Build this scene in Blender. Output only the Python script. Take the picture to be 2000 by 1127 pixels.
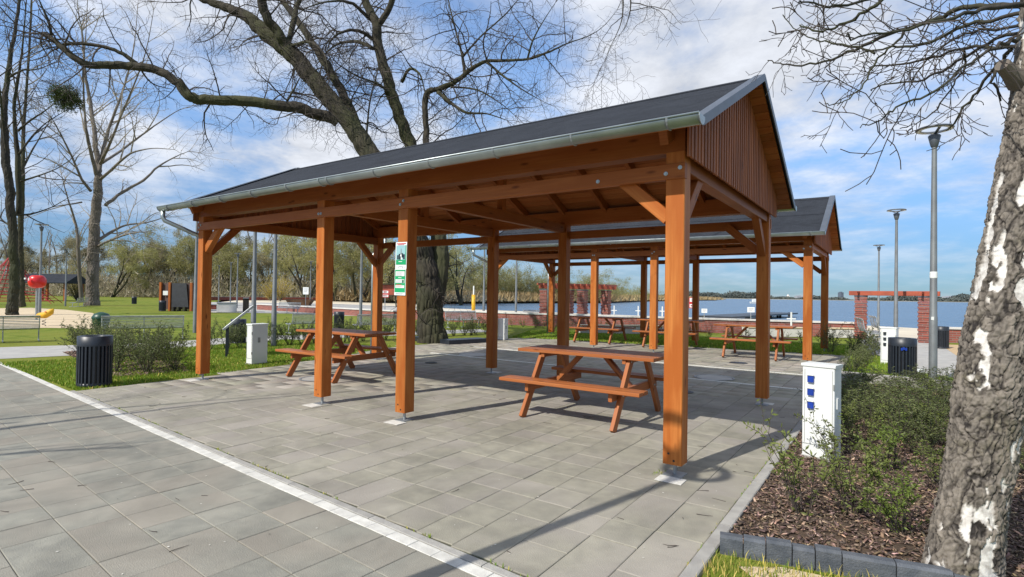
import bpy, math, random
import numpy as np
from mathutils import Vector, Matrix
random.seed(7); RNG = np.random.default_rng(7)
PI = math.pi; R = math.radians
S = bpy.context.scene
for o in list(bpy.data.objects): bpy.data.objects.remove(o)
C = S.collection

# ------------------------------------------------------------------ camera
YAW, PITCH, ROLL, FOC = .6072, .0112, .0151, 1070.0      # fitted to the photograph (2000 px wide)
EYE = np.array([0, 0, 1.5])
def cam_axes():
    F0 = np.array([-math.sin(YAW), math.cos(YAW), 0]); R0 = np.array([math.cos(YAW), math.sin(YAW), 0]); Z = np.array([0, 0, 1.])
    F = F0*math.cos(PITCH)+Z*math.sin(PITCH); U = Z*math.cos(PITCH)-F0*math.sin(PITCH)
    return math.cos(ROLL)*R0+math.sin(ROLL)*U, math.cos(ROLL)*U-math.sin(ROLL)*R0, F
CR, CU, CF = cam_axes()
def ray(px, py): return CF+(px-1000)/FOC*CR-(py-563.5)/FOC*CU
def G(px, py, z=0.0):                                       # where a sight line meets the level z
    d = ray(px, py); p = EYE+d*((z-EYE[2])/d[2]); return Vector(p)
def D(px, py, dist): return Vector(EYE+ray(px, py)*dist)    # point at a given distance
cd = bpy.data.cameras.new('camera'); cam = bpy.data.objects.new('camera', cd); C.objects.link(cam)
cd.sensor_width = 36; cd.lens = 36*FOC/2000; cd.clip_start = .05; cd.clip_end = 9000
cam.matrix_world = Matrix(((CR[0], CU[0], -CF[0], 0), (CR[1], CU[1], -CF[1], 0), (CR[2], CU[2], -CF[2], 1.5), (0, 0, 0, 1)))
S.camera = cam

# ------------------------------------------------------------------ world, sun, exposure
SUN_EL = R(42); SH = Vector((.233, .972))                   # SH: the way shadows fall on the ground
SKY_STRENGTH = .115
w = bpy.data.worlds.new('World'); S.world = w; w.use_nodes = True
nt = w.node_tree; nt.nodes.clear(); N = nt.nodes.new; LK = nt.links.new
out = N('ShaderNodeOutputWorld'); bg = N('ShaderNodeBackground')
sky = N('ShaderNodeTexSky'); sky.sky_type = 'NISHITA'; sky.sun_disc = False; sky.sun_elevation = SUN_EL
sky.sun_rotation = math.atan2(-SH.x, -SH.y) % (2*PI); sky.air_density = 1.0; sky.dust_density = .15; sky.ozone_density = 3.0; sky.altitude = 0
tc = N('ShaderNodeTexCoord'); sep = N('ShaderNodeSeparateXYZ'); LK(tc.outputs['Generated'], sep.inputs[0])
def M(op, a, b=None, c=None, clamp=False):
    n = N('ShaderNodeMath'); n.operation = op; n.use_clamp = clamp
    for i, v in enumerate((a, b, c)):
        if v is None: continue
        if isinstance(v, (int, float)): n.inputs[i].default_value = v
        else: LK(v, n.inputs[i])
    return n.outputs[0]
zc = M('MAXIMUM', sep.outputs[2], 0.0); den = M('ADD', zc, .16)
cx = M('DIVIDE', sep.outputs[0], den); cy = M('DIVIDE', sep.outputs[1], den)
cmb = N('ShaderNodeCombineXYZ'); LK(cx, cmb.inputs[0]); LK(cy, cmb.inputs[1]); cmb.inputs[2].default_value = 3.7
def wnoise(scale, detail, dist, off, rough=.55):
    mp = N('ShaderNodeMapping'); mp.inputs['Location'].default_value = off; mp.inputs['Scale'].default_value = (1, .95, 1); mp.inputs['Rotation'].default_value = (0, 0, .5)
    LK(cmb.outputs[0], mp.inputs[0]); n = N('ShaderNodeTexNoise'); n.inputs['Scale'].default_value = scale; n.inputs['Detail'].default_value = detail
    n.inputs['Distortion'].default_value = dist; n.inputs['Roughness'].default_value = rough; LK(mp.outputs[0], n.inputs[0]); return n.outputs['Fac']
n1 = wnoise(1.0, 9, .2, (3.3, 1.2, 0), .56); n2 = wnoise(3.0, 9, .1, (7.1, 2.2, 3), .62)
cl = M('ADD', M('MULTIPLY', n1, .66), M('MULTIPLY', n2, .34))
rmp = N('ShaderNodeMapRange'); rmp.interpolation_type = 'SMOOTHSTEP'; LK(cl, rmp.inputs[0]); rmp.inputs[1].default_value = .395; rmp.inputs[2].default_value = .60; rmp.inputs[3].default_value = .10
hz = N('ShaderNodeMapRange'); LK(sep.outputs[2], hz.inputs[0]); hz.inputs[1].default_value = .02; hz.inputs[2].default_value = .22; hz.inputs[3].default_value = .22; hz.inputs[4].default_value = .97
cmask = M('MULTIPLY', rmp.outputs[0], hz.outputs[0], clamp=True)
rm2 = N('ShaderNodeMapRange'); LK(n2, rm2.inputs[0]); rm2.inputs[1].default_value = .35; rm2.inputs[2].default_value = .65; rm2.inputs[3].default_value = 5.2; rm2.inputs[4].default_value = 7.6
ccol = N('ShaderNodeVectorMath'); ccol.operation = 'SCALE'; ccol.inputs[0].default_value = (.93, .965, 1.04); LK(rm2.outputs[0], ccol.inputs['Scale'])
mx = N('ShaderNodeMix'); mx.data_type = 'RGBA'; LK(cmask, mx.inputs[0]); LK(ccol.outputs[0], mx.inputs[7])
tint = N('ShaderNodeVectorMath'); tint.operation = 'MULTIPLY'; LK(sky.outputs[0], tint.inputs[0]); tint.inputs[1].default_value = (.94, 1.08, 1.12)
hb = N('ShaderNodeMapRange'); LK(sep.outputs[2], hb.inputs[0]); hb.inputs[1].default_value = -.02; hb.inputs[2].default_value = .40; hb.inputs[3].default_value = 0; hb.inputs[4].default_value = 1; hb.interpolation_type = 'SMOOTHSTEP'
hc = N('ShaderNodeMix'); hc.data_type = 'RGBA'; hc.inputs[6].default_value = (.27, .385, .60, 1); hc.inputs[7].default_value = (1.35, 1.42, 1.55, 1); LK(hb.outputs[0], hc.inputs[0])
tn2 = N('ShaderNodeVectorMath'); tn2.operation = 'MULTIPLY'; LK(tint.outputs[0], tn2.inputs[0]); LK(hc.outputs[2], tn2.inputs[1]); LK(tn2.outputs[0], mx.inputs[6]); LK(mx.outputs[2], bg.inputs[0]); bg.inputs[1].default_value = SKY_STRENGTH; LK(bg.outputs[0], out.inputs[0])
sl = bpy.data.lights.new('sun', 'SUN'); sl.energy = 4.7; sl.angle = R(.5); sl.color = (1, .945, .86)
so = bpy.data.objects.new('sun', sl); C.objects.link(so)
sdir = Vector((-SH.x*math.cos(SUN_EL), -SH.y*math.cos(SUN_EL), math.sin(SUN_EL)))
so.rotation_euler = sdir.to_track_quat('Z', 'Y').to_euler()
S.view_settings.view_transform = 'Standard'; S.view_settings.look = 'None'; S.view_settings.gamma = 1; S.view_settings.exposure = 0.16
S.view_settings.use_curve_mapping = False
S.render.engine = 'CYCLES'; S.cycles.max_bounces = 8; S.cycles.diffuse_bounces = 5

# ------------------------------------------------------------------ materials
MATS = {}
def mat(name, col, rough=.7, col2=None, scale=6, detail=4, bump=0, bscale=None, metal=0, coord='Object', stretch=(1, 1, 1), rnd=0, spec=.5, contrast=(.35, .65), attr=None, col3=None, dirt=None, sheen=0, trans=0):
    """colour noise between col and col2, optional per-object brightness change and noise bump"""
    if name in MATS: return MATS[name]
    m = bpy.data.materials.new(name); m.use_nodes = True; nt = m.node_tree; n = nt.nodes; l = nt.links
    b = n['Principled BSDF']; b.inputs['Roughness'].default_value = rough; b.inputs['Metallic'].default_value = metal; b.inputs['Specular IOR Level'].default_value = spec
    col2 = col2 or tuple(c*.72 for c in col)
    t = n.new('ShaderNodeTexCoord'); mp = n.new('ShaderNodeMapping'); mp.inputs['Scale'].default_value = stretch
    l.new(t.outputs[coord], mp.inputs[0])
    oi = n.new('ShaderNodeObjectInfo'); ofs = n.new('ShaderNodeVectorMath'); ofs.operation = 'SCALE'; ofs.inputs[0].default_value = (37, 53, 71); l.new(oi.outputs['Random'], ofs.inputs['Scale']); l.new(ofs.outputs[0], mp.inputs['Location'])
    no = n.new('ShaderNodeTexNoise'); no.inputs['Scale'].default_value = scale; no.inputs['Detail'].default_value = detail; l.new(mp.outputs[0], no.inputs[0])
    r = n.new('ShaderNodeMapRange'); r.inputs[1].default_value = contrast[0]; r.inputs[2].default_value = contrast[1]; l.new(no.outputs['Fac'], r.inputs[0])
    mx = n.new('ShaderNodeMix'); mx.data_type = 'RGBA'; mx.inputs[6].default_value = (*col, 1); mx.inputs[7].default_value = (*col2, 1); l.new(r.outputs[0], mx.inputs[0])
    cur = mx.outputs[2]
    if col3:
        no3 = n.new('ShaderNodeTexNoise'); no3.inputs['Scale'].default_value = scale*.13; no3.inputs['Detail'].default_value = 3; l.new(mp.outputs[0], no3.inputs[0])
        r3 = n.new('ShaderNodeMapRange'); r3.inputs[1].default_value = .42; r3.inputs[2].default_value = .62; l.new(no3.outputs['Fac'], r3.inputs[0])
        m3 = n.new('ShaderNodeMix'); m3.data_type = 'RGBA'; l.new(cur, m3.inputs[6]); m3.inputs[7].default_value = (*col3, 1); l.new(r3.outputs[0], m3.inputs[0]); cur = m3.outputs[2]
    if rnd:
        rr = n.new('ShaderNodeMapRange'); rr.inputs[3].default_value = 1-rnd; rr.inputs[4].default_value = 1+rnd; l.new(oi.outputs['Random'], rr.inputs[0])
        sc = n.new('ShaderNodeVectorMath'); sc.operation = 'SCALE'; l.new(cur, sc.inputs[0]); l.new(rr.outputs[0], sc.inputs['Scale']); cur = sc.outputs[0]
    if dirt:
        ge = n.new('ShaderNodeNewGeometry'); d1 = n.new('ShaderNodeTexNoise'); d1.inputs['Scale'].default_value = dirt; d1.inputs['Detail'].default_value = 9; d1.inputs['Roughness'].default_value = .62; d1.inputs['Distortion'].default_value = .6; l.new(ge.outputs['Position'], d1.inputs[0])
        dr = n.new('ShaderNodeMapRange'); dr.inputs[1].default_value = .36; dr.inputs[2].default_value = .60; dr.inputs[3].default_value = .80; dr.inputs[4].default_value = 1.06; l.new(d1.outputs['Fac'], dr.inputs[0])
        ds = n.new('ShaderNodeVectorMath'); ds.operation = 'SCALE'; l.new(cur, ds.inputs[0]); l.new(dr.outputs[0], ds.inputs['Scale']); cur = ds.outputs[0]
    if attr:
        at = n.new('ShaderNodeAttribute'); at.attribute_name = attr; mu = n.new('ShaderNodeVectorMath'); mu.operation = 'MULTIPLY'; l.new(cur, mu.inputs[0]); l.new(at.outputs['Color'], mu.inputs[1]); cur = mu.outputs[0]
    l.new(cur, b.inputs['Base Color'])
    if bump:
        bn = n.new('ShaderNodeTexNoise'); bn.inputs['Scale'].default_value = bscale or scale*2; bn.inputs['Detail'].default_value = 6; l.new(mp.outputs[0], bn.inputs[0])
        bp = n.new('ShaderNodeBump'); bp.inputs['Strength'].default_value = min(1, bump); bp.inputs['Distance'].default_value = .01*max(1, bump); l.new(bn.outputs['Fac'], bp.inputs['Height']); l.new(bp.outputs[0], b.inputs['Normal'])
    if trans:
        b.inputs['Subsurface Weight'].default_value = 0
        tr = n.new('ShaderNodeBsdfTranslucent'); l.new(cur, tr.inputs[0]); ms = n.new('ShaderNodeMixShader'); ms.inputs[0].default_value = trans
        l.new(b.outputs[0], ms.inputs[1]); l.new(tr.outputs[0], ms.inputs[2]); l.new(ms.outputs[0], n['Material Output'].inputs[0])
    MATS[name] = m; return m

def wood_mat(name, ca, cb, cc, rough=.5, rnd=.12):
    """stained softwood: grain runs along U (metres), knots and slow blotches"""
    m = bpy.data.materials.new(name); m.use_nodes = True; n = m.node_tree.nodes; l = m.node_tree.links; b = n['Principled BSDF']
    b.inputs['Roughness'].default_value = rough; b.inputs['Specular IOR Level'].default_value = .16
    uv = n.new('ShaderNodeUVMap'); uv.uv_map = 'UVMap'
    def mp(sx, sy):
        q = n.new('ShaderNodeMapping'); q.inputs['Scale'].default_value = (sx, sy, 1); l.new(uv.outputs[0], q.inputs[0]); return q.outputs[0]
    g = n.new('ShaderNodeTexNoise'); g.inputs['Scale'].default_value = 1; g.inputs['Detail'].default_value = 8; g.inputs['Distortion'].default_value = .8; l.new(mp(1.6, 60), g.inputs[0])
    s = n.new('ShaderNodeTexNoise'); s.inputs['Scale'].default_value = 1; s.inputs['Detail'].default_value = 3; l.new(mp(1.3, 7), s.inputs[0])
    k = n.new('ShaderNodeTexVoronoi'); k.inputs['Scale'].default_value = 1; l.new(mp(2.6, 9), k.inputs[0])
    gr = n.new('ShaderNodeMapRange'); gr.inputs[1].default_value = .3; gr.inputs[2].default_value = .7; l.new(g.outputs['Fac'], gr.inputs[0])
    m1 = n.new('ShaderNodeMix'); m1.data_type = 'RGBA'; m1.inputs[6].default_value = (*ca, 1); m1.inputs[7].default_value = (*cb, 1); l.new(gr.outputs[0], m1.inputs[0])
    sr = n.new('ShaderNodeMapRange'); sr.inputs[1].default_value = .40; sr.inputs[2].default_value = .60; sr.inputs[4].default_value = .9; l.new(s.outputs['Fac'], sr.inputs[0])
    m2 = n.new('ShaderNodeMix'); m2.data_type = 'RGBA'; l.new(m1.outputs[2], m2.inputs[6]); m2.inputs[7].default_value = (*cc, 1); l.new(sr.outputs[0], m2.inputs[0])
    kr = n.new('ShaderNodeMapRange'); kr.inputs[1].default_value = .06; kr.inputs[2].default_value = .17; kr.inputs[3].default_value = .8; kr.inputs[4].default_value = 0; l.new(k.outputs['Distance'], kr.inputs[0])
    m3 = n.new('ShaderNodeMix'); m3.data_type = 'RGBA'; l.new(m2.outputs[2], m3.inputs[6]); m3.inputs[7].default_value = (cc[0]*.35, cc[1]*.3, cc[2]*.3, 1); l.new(kr.outputs[0], m3.inputs[0])
    oi = n.new('ShaderNodeObjectInfo'); rr = n.new('ShaderNodeMapRange'); rr.inputs[3].default_value = 1-rnd; rr.inputs[4].default_value = 1+rnd; l.new(oi.outputs['Random'], rr.inputs[0])
    sc = n.new('ShaderNodeVectorMath'); sc.operation = 'SCALE'; l.new(m3.outputs[2], sc.inputs[0]); l.new(rr.outputs[0], sc.inputs['Scale']); l.new(sc.outputs[0], b.inputs['Base Color'])
    bp = n.new('ShaderNodeBump'); bp.inputs['Strength'].default_value = .25; bp.inputs['Distance'].default_value = .003; l.new(g.outputs['Fac'], bp.inputs['Height']); l.new(bp.outputs[0], b.inputs['Normal'])
    MATS[name] = m; return m

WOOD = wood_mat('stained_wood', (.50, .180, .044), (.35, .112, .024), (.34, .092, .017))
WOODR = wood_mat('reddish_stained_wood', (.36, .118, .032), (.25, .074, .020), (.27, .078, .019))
WOODD = wood_mat('deck_wood', (.42, .155, .050), (.31, .105, .032), (.33, .10, .028), rnd=.22)
CLAD = wood_mat('cladding_wood', (.31, .110, .048), (.22, .070, .030), (.36, .120, .045), rough=.6, rnd=.22)
WOODT = wood_mat('table_wood', (.41, .152, .052), (.27, .088, .030), (.33, .108, .036), rough=.42)
ZINC = mat('zinc', (.42, .465, .465), .42, (.33, .37, .375), 5, metal=.8, bump=.1)
STEEL = mat('galvanised_steel', (.36, .38, .39), .5, (.27, .29, .30), 8, metal=.6)
WIRE = mat('bench_wire', (.55, .57, .58), .45, (.34, .36, .37), 10, metal=.6)
POLE = mat('lamp_pole_paint', (.20, .215, .22), .5, (.16, .17, .175), 5, metal=.3)
FLASH = mat('verge_flashing_metal', (.13, .148, .175), .45, (.105, .12, .14), 3, metal=.4)
SHEET = mat('grey_flashing', (.11, .125, .14), .45, (.09, .10, .115), 3, metal=.4)
BITU = mat('bitumen_roofing', (.022, .026, .034), .9, (.042, .047, .057), 90, detail=5, bump=.6, bscale=300, col3=(.029, .033, .041), dirt=2.2, spec=.15)
BINM = mat('anthracite_paint', (.014, .019, .027), .42, (.020, .025, .033), 12)
BINI = mat('bin_inner_sack', (.008, .009, .012), .35)
WHITE = mat('white_plastic', (.74, .76, .74), .45, (.66, .68, .66), 3)
GREYB = mat('grey_cabinet', (.30, .31, .29), .6, (.25, .26, .25), 4)
BLUE = mat('blue_socket_plastic', (.012, .05, .36), .35, (.01, .04, .28), 8)
PAVE = mat('paving_concrete', (.315, .298, .236), .85, (.25, .237, .192), 7, detail=8, bump=.5, bscale=140, rnd=.075, dirt=1.1, col3=(.315, .29, .25))
PAVEF = mat('paving_concrete_field', (.315, .298, .236), .85, (.25, .237, .192), 7, detail=8, bump=.3, bscale=140, attr='tone', dirt=1.1, col3=(.315, .29, .25))
PLZ = mat('plaza_concrete', (.262, .256, .214), .88, (.205, .202, .172), 7, detail=8, bump=.5, bscale=140, rnd=.06, dirt=1.1, col3=(.27, .248, .205))
PLZF = mat('plaza_concrete_field', (.262, .256, .214), .88, (.205, .202, .172), 7, detail=8, bump=.3, bscale=140, attr='tone', dirt=1.1, col3=(.27, .248, .205))
BAND = mat('white_band_stone', (.62, .61, .56), .8, (.50, .49, .45), 14, detail=7, bump=.4, bscale=150, rnd=.08)
KERB = mat('kerb_concrete', (.36, .35, .32), .85, (.28, .27, .25), 9, detail=7, bump=.5, bscale=120, rnd=.06)
DKERB = mat('dark_kerb_concrete', (.060, .070, .085), .8, (.10, .11, .125), 14, detail=8, bump=.6, bscale=100, rnd=.15)
JOINT = mat('joint_sand_dark', (.085, .075, .058), .95, (.05, .06, .03), 5)
JOINTL = mat('joint_sand_light', (.15, .135, .10), .95, (.12, .11, .085), 3)
LAWN = mat('lawn', (.100, .145, .018), .95, (.170, .200, .034), 2.2, detail=12, bump=1.5, bscale=22, col3=(.175, .19, .035), spec=.08, contrast=(.42, .58))
SAND = mat('sand', (.58, .47, .31), .95, (.50, .40, .26), .9, detail=9, bump=.8, bscale=6)
BEACH = mat('beach_sand', (.62, .55, .42), .95, (.52, .46, .36), .5, detail=9, bump=.8, bscale=4)
GRAVEL = mat('orange_gravel', (.50, .36, .20), .95, (.42, .30, .17), 12, detail=6, bump=.5)
PATH = mat('light_paving', (.40, .39, .36), .85, (.33, .32, .30), 3, detail=7, bump=.3)
SOIL = mat('soil', (.09, .058, .036), .95, (.05, .034, .022), 16, bump=1.5, bscale=50)
BARK = mat('bark', (.054, .045, .031), .95, (.019, .016, .012), 7, detail=9, bump=3, bscale=9, stretch=(1, 1, .35), contrast=(.4, .6), col3=(.044, .046, .018))
BARKD = mat('dark_bark', (.040, .034, .026), .95, (.020, .018, .014), 6, detail=8, bump=3, bscale=8, stretch=(1, 1, .35), contrast=(.4, .6), col3=(.036, .04, .016))
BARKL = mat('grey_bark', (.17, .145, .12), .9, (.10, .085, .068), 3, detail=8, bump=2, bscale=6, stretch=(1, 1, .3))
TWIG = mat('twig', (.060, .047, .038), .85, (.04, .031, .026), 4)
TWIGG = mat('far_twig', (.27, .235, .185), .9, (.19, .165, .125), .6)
BRICK = mat('red_brick', (.28, .08, .055), .85, (.15, .038, .026), 6, detail=8, bump=.6, bscale=30)
REDW = mat('red_painted_wood', (.38, .085, .042), .6, (.27, .06, .032), 4)
CAP = mat('pale_wall_cap', (.62, .60, .56), .8, (.55, .53, .5), 3)
def leaf(name, c, t=.35, rnd=.2): return mat(name, c, .6, tuple(x*.65 for x in c), .8, trans=t, rnd=rnd)
LEAFG = leaf('shrub_leaf', (.19, .23, .055)); LEAFD = leaf('dark_shrub_leaf', (.165, .20, .065)); LEAFY = leaf('fresh_leaf', (.20, .28, .045))
THICK = leaf('thicket_twig', (.38, .33, .22))
HAZEG = leaf('budding_willow_leaf', (.37, .35, .13), .45); HAZEB = leaf('bud_brown', (.36, .32, .18), .45); HAZEY = leaf('forsythia_flower', (.50, .38, .03))
MISTL = leaf('mistletoe_leaf', (.055, .085, .018)); REED = leaf('reed', (.48, .35, .17), .2, .05)
GRASS = mat('grass_blade', (.19, .31, .022), .7, (.25, .34, .04), 3, trans=.35, attr='tone')
BARKCHIP = mat('bark_chip', (.22, .155, .11), .9, (.12, .082, .058), 30, attr='tone')

# ------------------------------------------------------------------ mesh helpers
class MB:
    def __init__(s): s.v = []; s.f = []; s.uv = []
    def add(s, vs, fs, uvs=None):
        k = len(s.v); s.v.extend(vs)
        for i, f in enumerate(fs):
            s.f.append([k+j for j in f])
            s.uv.append(uvs[i] if uvs else [(0, 0)]*len(f))
        return s
    def beam(s, a, b, wd, ht, up=(0, 0, 1), bev=0.0):
        """box from a to b (centre line), wd across, ht along up; UV u along the beam"""
        a = Vector(a); b = Vector(b); t = (b-a); L = t.length; t.normalize(); up = Vector(up)
        sd = t.cross(up); sd.normalize(); u2 = sd.cross(t)
        o = random.random()*50; o2 = random.random()*50
        if bev <= 0: prof = [(-wd/2, -ht/2), (wd/2, -ht/2), (wd/2, ht/2), (-wd/2, ht/2)]
        else:
            e = bev; prof = [(-wd/2+e, -ht/2), (wd/2-e, -ht/2), (wd/2, -ht/2+e), (wd/2, ht/2-e), (wd/2-e, ht/2), (-wd/2+e, ht/2), (-wd/2, ht/2-e), (-wd/2, -ht/2+e)]
        n = len(prof); vs = [a+sd*x+u2*y for x, y in prof]+[b+sd*x+u2*y for x, y in prof]
        fs = []; uvs = []; per = 0
        for i in range(n):
            j = (i+1) % n; d = math.dist(prof[i], prof[j]); fs.append([i, j, n+j, n+i][::-1] if False else [i, j, n+j, n+i])
            uvs.append([(o, o2+per), (o, o2+per+d), (o+L, o2+per+d), (o+L, o2+per)]); per += d
        fs.append(list(range(n))[::-1]); uvs.append([(o+prof[i][0]*.3, o2+prof[i][1]) for i in range(n)][::-1])
        fs.append([n+i for i in range(n)]); uvs.append([(o+prof[i][0]*.3, o2+prof[i][1]) for i in range(n)])
        return s.add(vs, fs, uvs)
    def box(s, c, d, bev=0.0):
        """box with centre c, size d; the beam axis is the longest side"""
        c = Vector(c); ax = max(range(3), key=lambda i: d[i]); e = Vector((0, 0, 0)); e[ax] = d[ax]/2
        if ax == 2: return s.beam(c-e, c+e, d[0], d[1], (0, 1, 0), bev)
        if ax == 0: return s.beam(c-e, c+e, d[1], d[2], (0, 0, 1), bev)
        return s.beam(c-e, c+e, d[0], d[2], (0, 0, 1), bev)
    def tube(s, pts, rad, n=8, cap=True, sx=1.0):
        pts = [Vector(p) for p in pts]; m = len(pts)
        if not hasattr(rad, '__len__'): rad = [rad]*m
        vs = []; prev = None
        for i in range(m):
            t = pts[min(i+1, m-1)]-pts[max(i-1, 0)]
            if t.length < 1e-9: t = Vector((0, 0, 1))
            t.normalize()
            if prev is None:
                a = Vector((1, 0, 0)) if abs(t.x) < .8 else Vector((0, 1, 0)); x = t.cross(a).normalized()
            else:
                x = prev-t*prev.dot(t)
                x = x.normalized() if x.length > 1e-6 else t.orthogonal().normalized()
            prev = x; y = t.cross(x); r = rad[i]
            for k in range(n):
                a = 2*PI*k/n; vs.append(pts[i]+x*(r*math.cos(a))+y*(r*math.sin(a)))
        fs = [[i*n+k, i*n+(k+1) % n, (i+1)*n+(k+1) % n, (i+1)*n+k] for i in range(m-1) for k in range(n)]
        if cap: fs.append(list(range(n))[::-1]); fs.append([(m-1)*n+k for k in range(n)])
        return s.add(vs, fs)
    def lathe(s, prof, n=24, c=(0, 0, 0)):
        c = Vector(c); m = len(prof); vs = [c+Vector((r*math.cos(2*PI*k/n), r*math.sin(2*PI*k/n), z)) for r, z in prof for k in range(n)]
        fs = [[i*n+k, i*n+(k+1) % n, (i+1)*n+(k+1) % n, (i+1)*n+k] for i in range(m-1) for k in range(n)]
        return s.add(vs, fs)
    def quad(s, a, b, c, d): return s.add([Vector(a), Vector(b), Vector(c), Vector(d)], [[0, 1, 2, 3]], [[(0, 0), (1, 0), (1, 1), (0, 1)]])
    def prism(s, poly, z0, z1):
        n = len(poly); vs = [Vector((x, y, z0)) for x, y in poly]+[Vector((x, y, z1)) for x, y in poly]
        return s.add(vs, [list(range(n))[::-1], [n+i for i in range(n)]]+[[i, (i+1) % n, n+(i+1) % n, n+i] for i in range(n)])
    def mesh(s, name, m, smooth=False):
        me = bpy.data.meshes.new(name); me.from_pydata([tuple(v) for v in s.v], [], s.f)
        if s.uv:
            ul = me.uv_layers.new(name='UVMap'); flat = np.array([c for f in s.uv for p in f for c in p], dtype=np.float32)
            if len(flat) == 2*len(me.loops): ul.data.foreach_set('uv', flat)
        me.materials.append(m)
        if smooth: me.polygons.foreach_set('use_smooth', [True]*len(me.polygons))
        me.update(); return me
    def build(s, name, m, parent=None, smooth=False):
        return link(name, s.mesh(name, m, smooth), parent)
def link(name, me, parent=None):
    o = bpy.data.objects.new(name, me); C.objects.link(o)
    if parent: o.parent = parent
    return o
def nmesh(name, V, F, m, tone=None, smooth=False):
    """fast mesh from numpy arrays (all faces with the same corner count); tone = per-face-corner colour"""
    me = bpy.data.meshes.new(name); k = F.shape[1]
    me.vertices.add(len(V)); me.vertices.foreach_set('co', V.astype(np.float32).ravel())
    me.loops.add(F.size); me.loops.foreach_set('vertex_index', F.astype(np.int32).ravel())
    me.polygons.add(len(F)); me.polygons.foreach_set('loop_start', np.arange(0, F.size, k, dtype=np.int32)); me.polygons.foreach_set('loop_total', np.full(len(F), k, dtype=np.int32))
    if tone is not None:
        at = me.color_attributes.new('tone', 'FLOAT_COLOR', 'POINT'); c = np.ones((len(V), 4), dtype=np.float32); c[:, :3] = tone if tone.ndim == 2 else tone[:, None]; at.data.foreach_set('color', c.ravel())
    me.materials.append(m); me.update(calc_edges=True)
    if smooth: me.polygons.foreach_set('use_smooth', [True]*len(F))
    return me
def tag(o, label=None, cat=None, group=None, kind=None):
    if label: o['label'] = label
    if cat: o['category'] = cat
    if group: o['group'] = group
    if kind: o['kind'] = kind
    return o
def thing(name, label, cat, loc=(0, 0, 0), rz=0, group=None):
    o = bpy.data.objects.new(name, None); C.objects.link(o); o.location = loc; o.rotation_euler = (0, 0, rz); o.empty_display_size = .1
    return tag(o, label, cat, group)
KIDS = {}
def copy_tree(o, parent=None):
    c = o.copy(); C.objects.link(c)
    if parent: c.parent = parent
    for ch in [x for x in ALLKIDS(o)]: copy_tree(ch, c)
    return c
def ALLKIDS(o): return list(o.children)
def place(proto, used, loc, rz, label, scale=1):
    """first call moves the prototype itself, later ones copy it"""
    o = proto if not used else copy_tree(proto)
    o.location = loc; o.rotation_euler = (0, 0, rz); o.scale = (scale,)*3 if not hasattr(scale, '__len__') else scale; o['label'] = label
    return o
def struct(o): o['kind'] = 'structure'; return o
def sheet(name, poly, z, m, h=0.0):
    mb = MB(); n = len(poly)
    if h: mb.prism(poly, z-h, z)
    else: mb.add([Vector((x, y, z)) for x, y in poly], [list(range(n))])
    return struct(mb.build(name, m))

# ================================================================== GROUND
wall_line = [(60, 29), (4, 26.0), (-1.1, 25.6), (-7, 24.1), (-16, 22.3), (-32, 23.6), (-42, 24.5)]
land = [(3500, 200), (60, 29)]+wall_line[1:]+[(-66, 33), (-92, 48), (-86, 66), (-74, 86), (-80, 108), (-91, 142), (-82, 160), (-92, 290), (-300, 900), (-3500, 2500), (-3500, -3500), (3500, -3500)]
sheet('lawn', land, -.012, LAWN)
shore = [(60, 40), (12, 50), (4.4, 51), (1.4, 49), (-9, 53), (-21.5, 54), (-33.7, 54), (-48.7, 55), (-62, 62), (-72, 80)]
inner = [(60, 29.2), (12, 26.5), (4, 26.2), (-1, 25.8), (-9, 24), (-20, 22.9), (-34, 24), (-45, 25), (-66, 33), (-90, 50)]
mb = MB()
NS = 14
grid = [[Vector((i[0]+(s[0]-i[0])*t*1.1, i[1]+(s[1]-i[1])*t*1.1, -.02-.53*max(0, min(1.1, t))**1.6+.0)) for t in [q/NS for q in range(NS+1)]] for i, s in zip(inner, shore)]
vs = [p for g in grid for p in g]; K = NS+1
mb.add(vs, [[a*K+b, a*K+b+1, (a+1)*K+b+1, (a+1)*K+b] for a in range(len(grid)-1) for b in range(NS)])
struct(mb.build('beach', BEACH))
# lake
lk = bpy.data.materials.new('lake_water'); lk.use_nodes = True; n = lk.node_tree.nodes; l = lk.node_tree.links; b = n['Principled BSDF']
b.inputs['Base Color'].default_value = (.085, .15, .235, 1); b.inputs['Roughness'].default_value = .25; b.inputs['IOR'].default_value = 1.33; b.inputs['Specular IOR Level'].default_value = .22
t = n.new('ShaderNodeTexCoord'); hs = []
for sc, st in ((.75, (.5, 1, 1)), (.16, (.45, 1, 1)), (3.5, (1, .6, 1))):
    mp = n.new('ShaderNodeMapping'); mp.inputs['Scale'].default_value = st; mp.inputs['Rotation'].default_value = (0, 0, -.45); l.new(t.outputs['Object'], mp.inputs[0])
    q = n.new('ShaderNodeTexNoise'); q.inputs['Scale'].default_value = sc; q.inputs['Detail'].default_value = 4; l.new(mp.outputs[0], q.inputs[0]); hs.append(q.outputs['Fac'])
ad = n.new('ShaderNodeMath'); ad.operation = 'MULTIPLY_ADD'; l.new(hs[1], ad.inputs[0]); ad.inputs[1].default_value = 3.0; l.new(hs[0], ad.inputs[2])
bp = n.new('ShaderNodeBump'); bp.inputs['Strength'].default_value = 1; bp.inputs['Distance'].default_value = .9; l.new(ad.outputs[0], bp.inputs['Height']); l.new(bp.outputs[0], b.inputs['Normal'])
sheet('lake', [(-4500, 20), (4500, 20), (4500, 7000), (-4500, 7000)], -.5, lk)

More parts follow.
